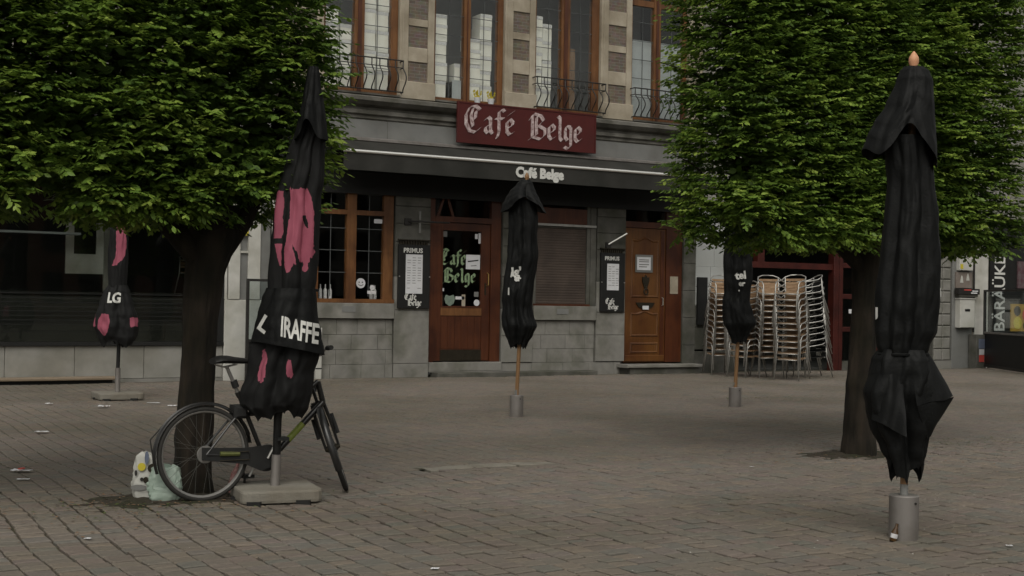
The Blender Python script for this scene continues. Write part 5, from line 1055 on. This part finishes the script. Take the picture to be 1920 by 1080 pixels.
# saddle
mb = MB(); sad = [(-.08, .078, .0, .025), (-.03, .088, .012, .035), (.03, .075, .012, .035), (.09, .045, .006, .03), (.15, .025, .002, .026), (.20, .018, .0, .02)]; vs = []; sg_ = 12
for (xx, hw, dz_, th) in sad:
    for k in range(sg_):
        a = 2 * math.pi * k / sg_; vs.append((.135 + xx, hw * math.cos(a), 1.02 + dz_ + th * math.sin(a) * (1 if math.sin(a) > 0 else .7)))
mb.add(vs, [(i * sg_ + k, i * sg_ + (k + 1) % sg_, (i + 1) * sg_ + (k + 1) % sg_, (i + 1) * sg_ + k) for i in range(len(sad) - 1) for k in range(sg_)] + [tuple(range(sg_))[::-1], tuple(range((len(sad) - 1) * sg_, len(sad) * sg_))], True)
sd_ = mb.build('saddle', m_leather, bike)
MB().tube([(.08, .03, 1.0), (.14, .025, .98), (.24, .02, 1.0)], .005, 6).build('saddle_rail', m_alu, sd_); MB().tube([(.08, -.03, 1.0), (.14, -.025, .98), (.24, -.02, 1.0)], .005, 6).build('saddle_rail', m_alu, sd_)
# cranks, case
MB().lathe([(.10, -.05), (.10, -.044)], 28, (BB[0], 0, BB[2]), 'y').build('chainring', m_bike, bike)
mb = MB(); mb.poly([(-.03, -.066, .31), (-.03, -.066, .40), (.30, -.066, .385), (.50, -.066, .40), (.56, -.066, .33), (.53, -.066, .24), (.42, -.066, .21), (.30, -.066, .265)], (0, .016, 0)); mb.build('chain_case', m_rubber, bike)
for s_, a in ((-1, 62), (1, 242)):
    e = (BB[0] + .17 * math.cos(R(a)), s_ * .085, BB[2] + .17 * math.sin(R(a))); c_ = MB().tube([(BB[0], s_ * .075, BB[2]), e], .010, 8).build('crank', m_alu, bike); MB().box(e[0] - .045, e[0] + .045, min(s_ * .09, s_ * .18), max(s_ * .09, s_ * .18), e[2] - .012, e[2] + .012).build('pedal', m_rubber, c_)
MB().box(.215, .32, -.06, .06, .60, .70, .02).build('frame_lock', m_rubber, bike); MB().tube([(.30, .03, .30), (.36, .10, .14), (.38, .14, .0)], .010, 8).build('kickstand', m_bike, bike); MB().tube([(.12, -.075, .36), (.32, -.075, .36), (.33, -.075, .30), (.1, -.07, .30)], .004, 5).build('chain', m_bronze, bike)
# fork, bars, basket-less front carrier
mb = MB(); cr = Vector((.965, 0, .665))
for s_ in (-1, 1): mb.tube([(.955, s_ * .045, .70), (1.0, s_ * .052, .56), (1.085, s_ * .052, HZ)], [.015, .014, .010], 8)
mb.tube([(.955, -.05, .70), (.955, .05, .70)], .016, 8); mb.tube([(.955, 0, .70), (.86, 0, .95)], .014, 8); xf(mb, steer).build('fork', m_bike, bike)
for s_ in (-1, 1): xf(MB().tube([(1.01, s_ * .075, .60), (1.03, s_ * .078, .44)], .014, 8), steer).build('fork_bag', m_rubber, bike)
mb = xf(MB().tube([(.76, -.23, 1.05), (.84, -.20, 1.07), (.90, -.10, 1.03), (.875, 0, .98), (.90, .10, 1.03), (.84, .20, 1.07), (.76, .23, 1.05)], .011, 8), steer); hb = mb.build('handlebar', m_rim, bike)
for s_ in (-1, 1): xf(MB().tube([(.70, s_ * .235, 1.035), (.83, s_ * .205, 1.065)], .019, 8), steer).build('grip', m_rubber, hb)
xf(MB().lathe([(.02, 0), (.035, .04), (.03, .045)], 12, (1.02, 0, .80)), steer).build('headlight', m_rubber, bike); xf(MB().tube([(.93, .02, .98), (1.0, .03, .92), (.98, .02, .80)], .003, 5), steer).build('brake_cable', m_rubber, bike)

# ------------------------------------------------------------------ plastic bags, bottle
def bag(loc, w_, d_, h_, mat, label, seed, rz, prints=False, squash=1.):
    t = thing('plastic_bag', label, 'bag', loc, rz, 'plastic bags against the trunk'); mb = MB(); n, m = 44, 26; vs = []
    for j in range(m + 1):
        v = j / m
        for i in range(n):
            a = 2 * math.pi * i / n; c, s_ = math.cos(a), math.sin(a); e = .55 + .9 * v if False else 1
            k = (1 - (1 - v) ** 6 * .25) * (1 - .28 * v ** 2) * (1 if v < .93 else (1 - (v - .93) * 5)); ex = .55
            rx = (abs(c) ** ex) * (1 if c > 0 else -1) * w_ / 2 * k; ry = (abs(s_) ** ex) * (1 if s_ > 0 else -1) * d_ / 2 * k * (1 - .55 * v)
            q = 1 + .16 * noise.noise(Vector((c * 1.8 + seed, s_ * 1.8, v * 3))) + .17 * abs(noise.noise(Vector((c * 4 + seed, s_ * 4, v * 7)))) - .09 * abs(noise.noise(Vector((c * 9 + seed, s_ * 9, v * 13)))); vs.append((rx * q, ry * q, h_ * v * (1 + .05 * math.sin(3 * a + seed) * v)))
    fs = [(j * n + i, j * n + (i + 1) % n, (j + 1) * n + (i + 1) % n, (j + 1) * n + i) for j in range(m) for i in range(n)] + [tuple(range(m * n, (m + 1) * n))]
    mb.add(vs, fs, True).build('bag_body', mat, t); return t
bw = bag((2.585, -13.50, 0), .24, .20, .335, m_bagw, 'white printed plastic bag standing left of the bicycle wheel', 2, -R(28))
bgm = bag((2.665, -13.66, 0), .25, .20, .26, m_bagg, 'mint green plastic bag slumped between white bag and bicycle wheel', 9, -R(20))
for (u, v_, a, b, mt) in ((-.075, .20, .010, .022, m_iron), (-.03, .155, .013, .014, m_iron), (.0, .15, .02, .024, m_bronze), (-.035, .245, .030, .030, m_yellow), (.05, .235, .042, .036, m_bronze), (-.05, .095, .06, .022, m_frieze), (.0, .31, .016, .05, m_blueprint)):
    MB().poly([(u + a * math.cos(R(q)), -.088 + .10 * (v_ - .1), v_ + b * math.sin(R(q))) for q in range(0, 360, 36)], (0, -.004, 0)).build('bag_print', mt, bw)
bt = thing('bottle', 'small brown bottle leaning against the foot of the nearest umbrella socket', 'bottle', (6.405, -17.15, 0), 0, None, (R(8), R(10), 0)); MB().lathe([(.021, 0), (.023, .01), (.023, .055), (.010, .085), (.009, .112), (.011, .114)], 14).build('glass', m_bottle, bt); MB().lathe([(.0235, .02), (.0235, .048)], 14).build('label_band', m_paper2, bt)
bot2 = MB().lathe([(.032, 0), (.034, .02), (.034, .14), (.014, .2), (.013, .26)], 12).build('bottle', pm('red_clear_plastic', (.20, .05, .05), (.34, .22, .2), 20, .3)); bot2.location = (3.17, -13.62, .03); bot2.rotation_euler = (0, R(14), 0); tag(bot2, 'reddish plastic bottle at the foot of the left trunk behind the rear wheel', 'bottle')

# ------------------------------------------------------------------ stacked bistro chairs
def tubes_side(s_):
    return MB().tube([(s_ * .262, -.30, 0), (s_ * .240, -.235, .40), (s_ * .240, -.20, .60), (s_ * .25, -.14, .665), (s_ * .255, .02, .68), (s_ * .25, .16, .70), (s_ * .215, .26, .755), (s_ * .12, .305, .79), (0, .315, .795)], .0125, 7)
sf = {s_: tubes_side(s_).mesh('side_frame', m_alu) for s_ in (-1, 1)}
rl = {s_: MB().tube([(s_ * .25, .36, 0), (s_ * .22, .25, .42), (s_ * .215, .245, .74)], .0125, 7).mesh('rear_leg', m_alu) for s_ in (-1, 1)}
mb = MB(); mb.tube([(-.235, -.222, .42), (0, -.235, .425), (.235, -.222, .42)], .011, 7); me_rail = mb.mesh('seat_rail', m_alu); me_rail2 = MB().tube([(-.215, .21, .42), (.215, .21, .42)], .011, 7).mesh('seat_rail', m_alu)
mb = MB()
for i in range(7): y = -.20 + i * .062; mb.box(-.215, .215, y, y + .046, .432 - .01 * math.sin(math.pi * i / 6), .446 - .01 * math.sin(math.pi * i / 6))
me_seat = mb.mesh('seat', m_slat)
mb = MB()
for z, hw in ((.53, .20), (.60, .205), (.67, .20)):
    n = 9; vs = []
    for i in range(n):
        a = R(-62 + 124 * i / (n - 1)); xx, yy = hw * math.sin(a) / math.sin(R(62)), .235 + .06 * (math.cos(a) - .47)
        for (dy_, dz_) in ((0, 0), (0, .05), (.012, .05), (.012, 0)): vs.append((xx, yy + dy_, z + dz_))
    mb.add(vs, [(i * 4 + k, (i + 1) * 4 + k, (i + 1) * 4 + (k + 1) % 4, i * 4 + (k + 1) % 4) for i in range(n - 1) for k in range(4)] + [(0, 1, 2, 3), tuple(range((n - 1) * 4, n * 4))[::-1]])
me_back = mb.mesh('backrest', m_slat)
me_seat_a, me_back_a = me_seat.copy(), me_back.copy(); me_seat_a.materials[0] = m_rubber; me_back_a.materials[0] = m_rubber
ORD = ['bottom', 'second lowest', 'third lowest', 'fourth lowest', 'fifth lowest', 'sixth from the ground', 'fifth from the top', 'fourth from the top', 'third from the top', 'second from the top', 'top']
def make_chair(alu):
    c = thing('bistro_chair', '', 'chair'); 
    for s_ in (-1, 1): link('side_frame', sf[s_], c); link('rear_leg', rl[s_], c)
    link('seat_rail', me_rail, c); link('seat_rail', me_rail2, c); link('seat', me_seat_a if alu else me_seat, c); link('backrest', me_back_a if alu else me_back, c); return c
chair_w, chair_a = make_chair(False), make_chair(True); used = {0: False, 1: False}
def stack(x, y, rz, n, alu, where, dz=.120, lean=(.0, .0)):
    for k in range(n):
        src = chair_a if alu else chair_w; first = not used[int(alu)]; used[int(alu)] = True; c = src if first else copy_tree(src)
        cr_, s_ = math.cos(rz), math.sin(rz); ox, oy = lean[0] * k + rnd.uniform(-.014, .014), lean[1] * k - .013 * k + rnd.uniform(-.01, .01)
        c.location = (x + ox * cr_ - oy * s_, y + ox * s_ + oy * cr_, k * dz); c.rotation_euler = (.05 + rnd.uniform(-.012, .012), rnd.uniform(-.012, .012), rz + rnd.uniform(-.07, .07))
        o = ORD if n == 11 else ORD[:5] + ['sixth from the ground', 'sixth from the top'] + ORD[-5:]; c['label'] = f'{o[k]} chair of the {where}'[:120]; c['group'] = 'stacked bistro chairs beside the house door'
stack(18.15, -.85, R(-18), 12, False, 'tan slatted chair stack nearest the house door')
stack(18.12, -1.75, R(-80), 11, False, 'chair stack half hidden behind the small umbrella')
stack(18.42, -2.10, R(-24), 12, False, 'tan chair stack just right of the small umbrella')
stack(18.30, -2.98, R(-64), 12, False, 'foremost tan slatted chair stack', .120)
stack(19.42, -2.35, R(-108), 12, True, 'bare aluminium chair stack beside the red post', .122, (.004, 0))
tp = copy_tree(chair_a); tp.location = (19.0, -2.3, .62); tp.rotation_euler = (R(12), R(20), R(70)); bpy.data.objects.remove(bpy.data.objects.new('x', None))
for ch in list(tp.children): bpy.data.objects.remove(ch)
bpy.data.objects.remove(tp)
ic2 = copy_tree(chair_w); ic2.location = ic.location; ic2.rotation_euler = (0, 0, R(20)); ic2['label'] = ic['label']; ic2['group'] = 'chairs inside the shop'
del ic2['group']; bpy.data.objects.remove(ic)
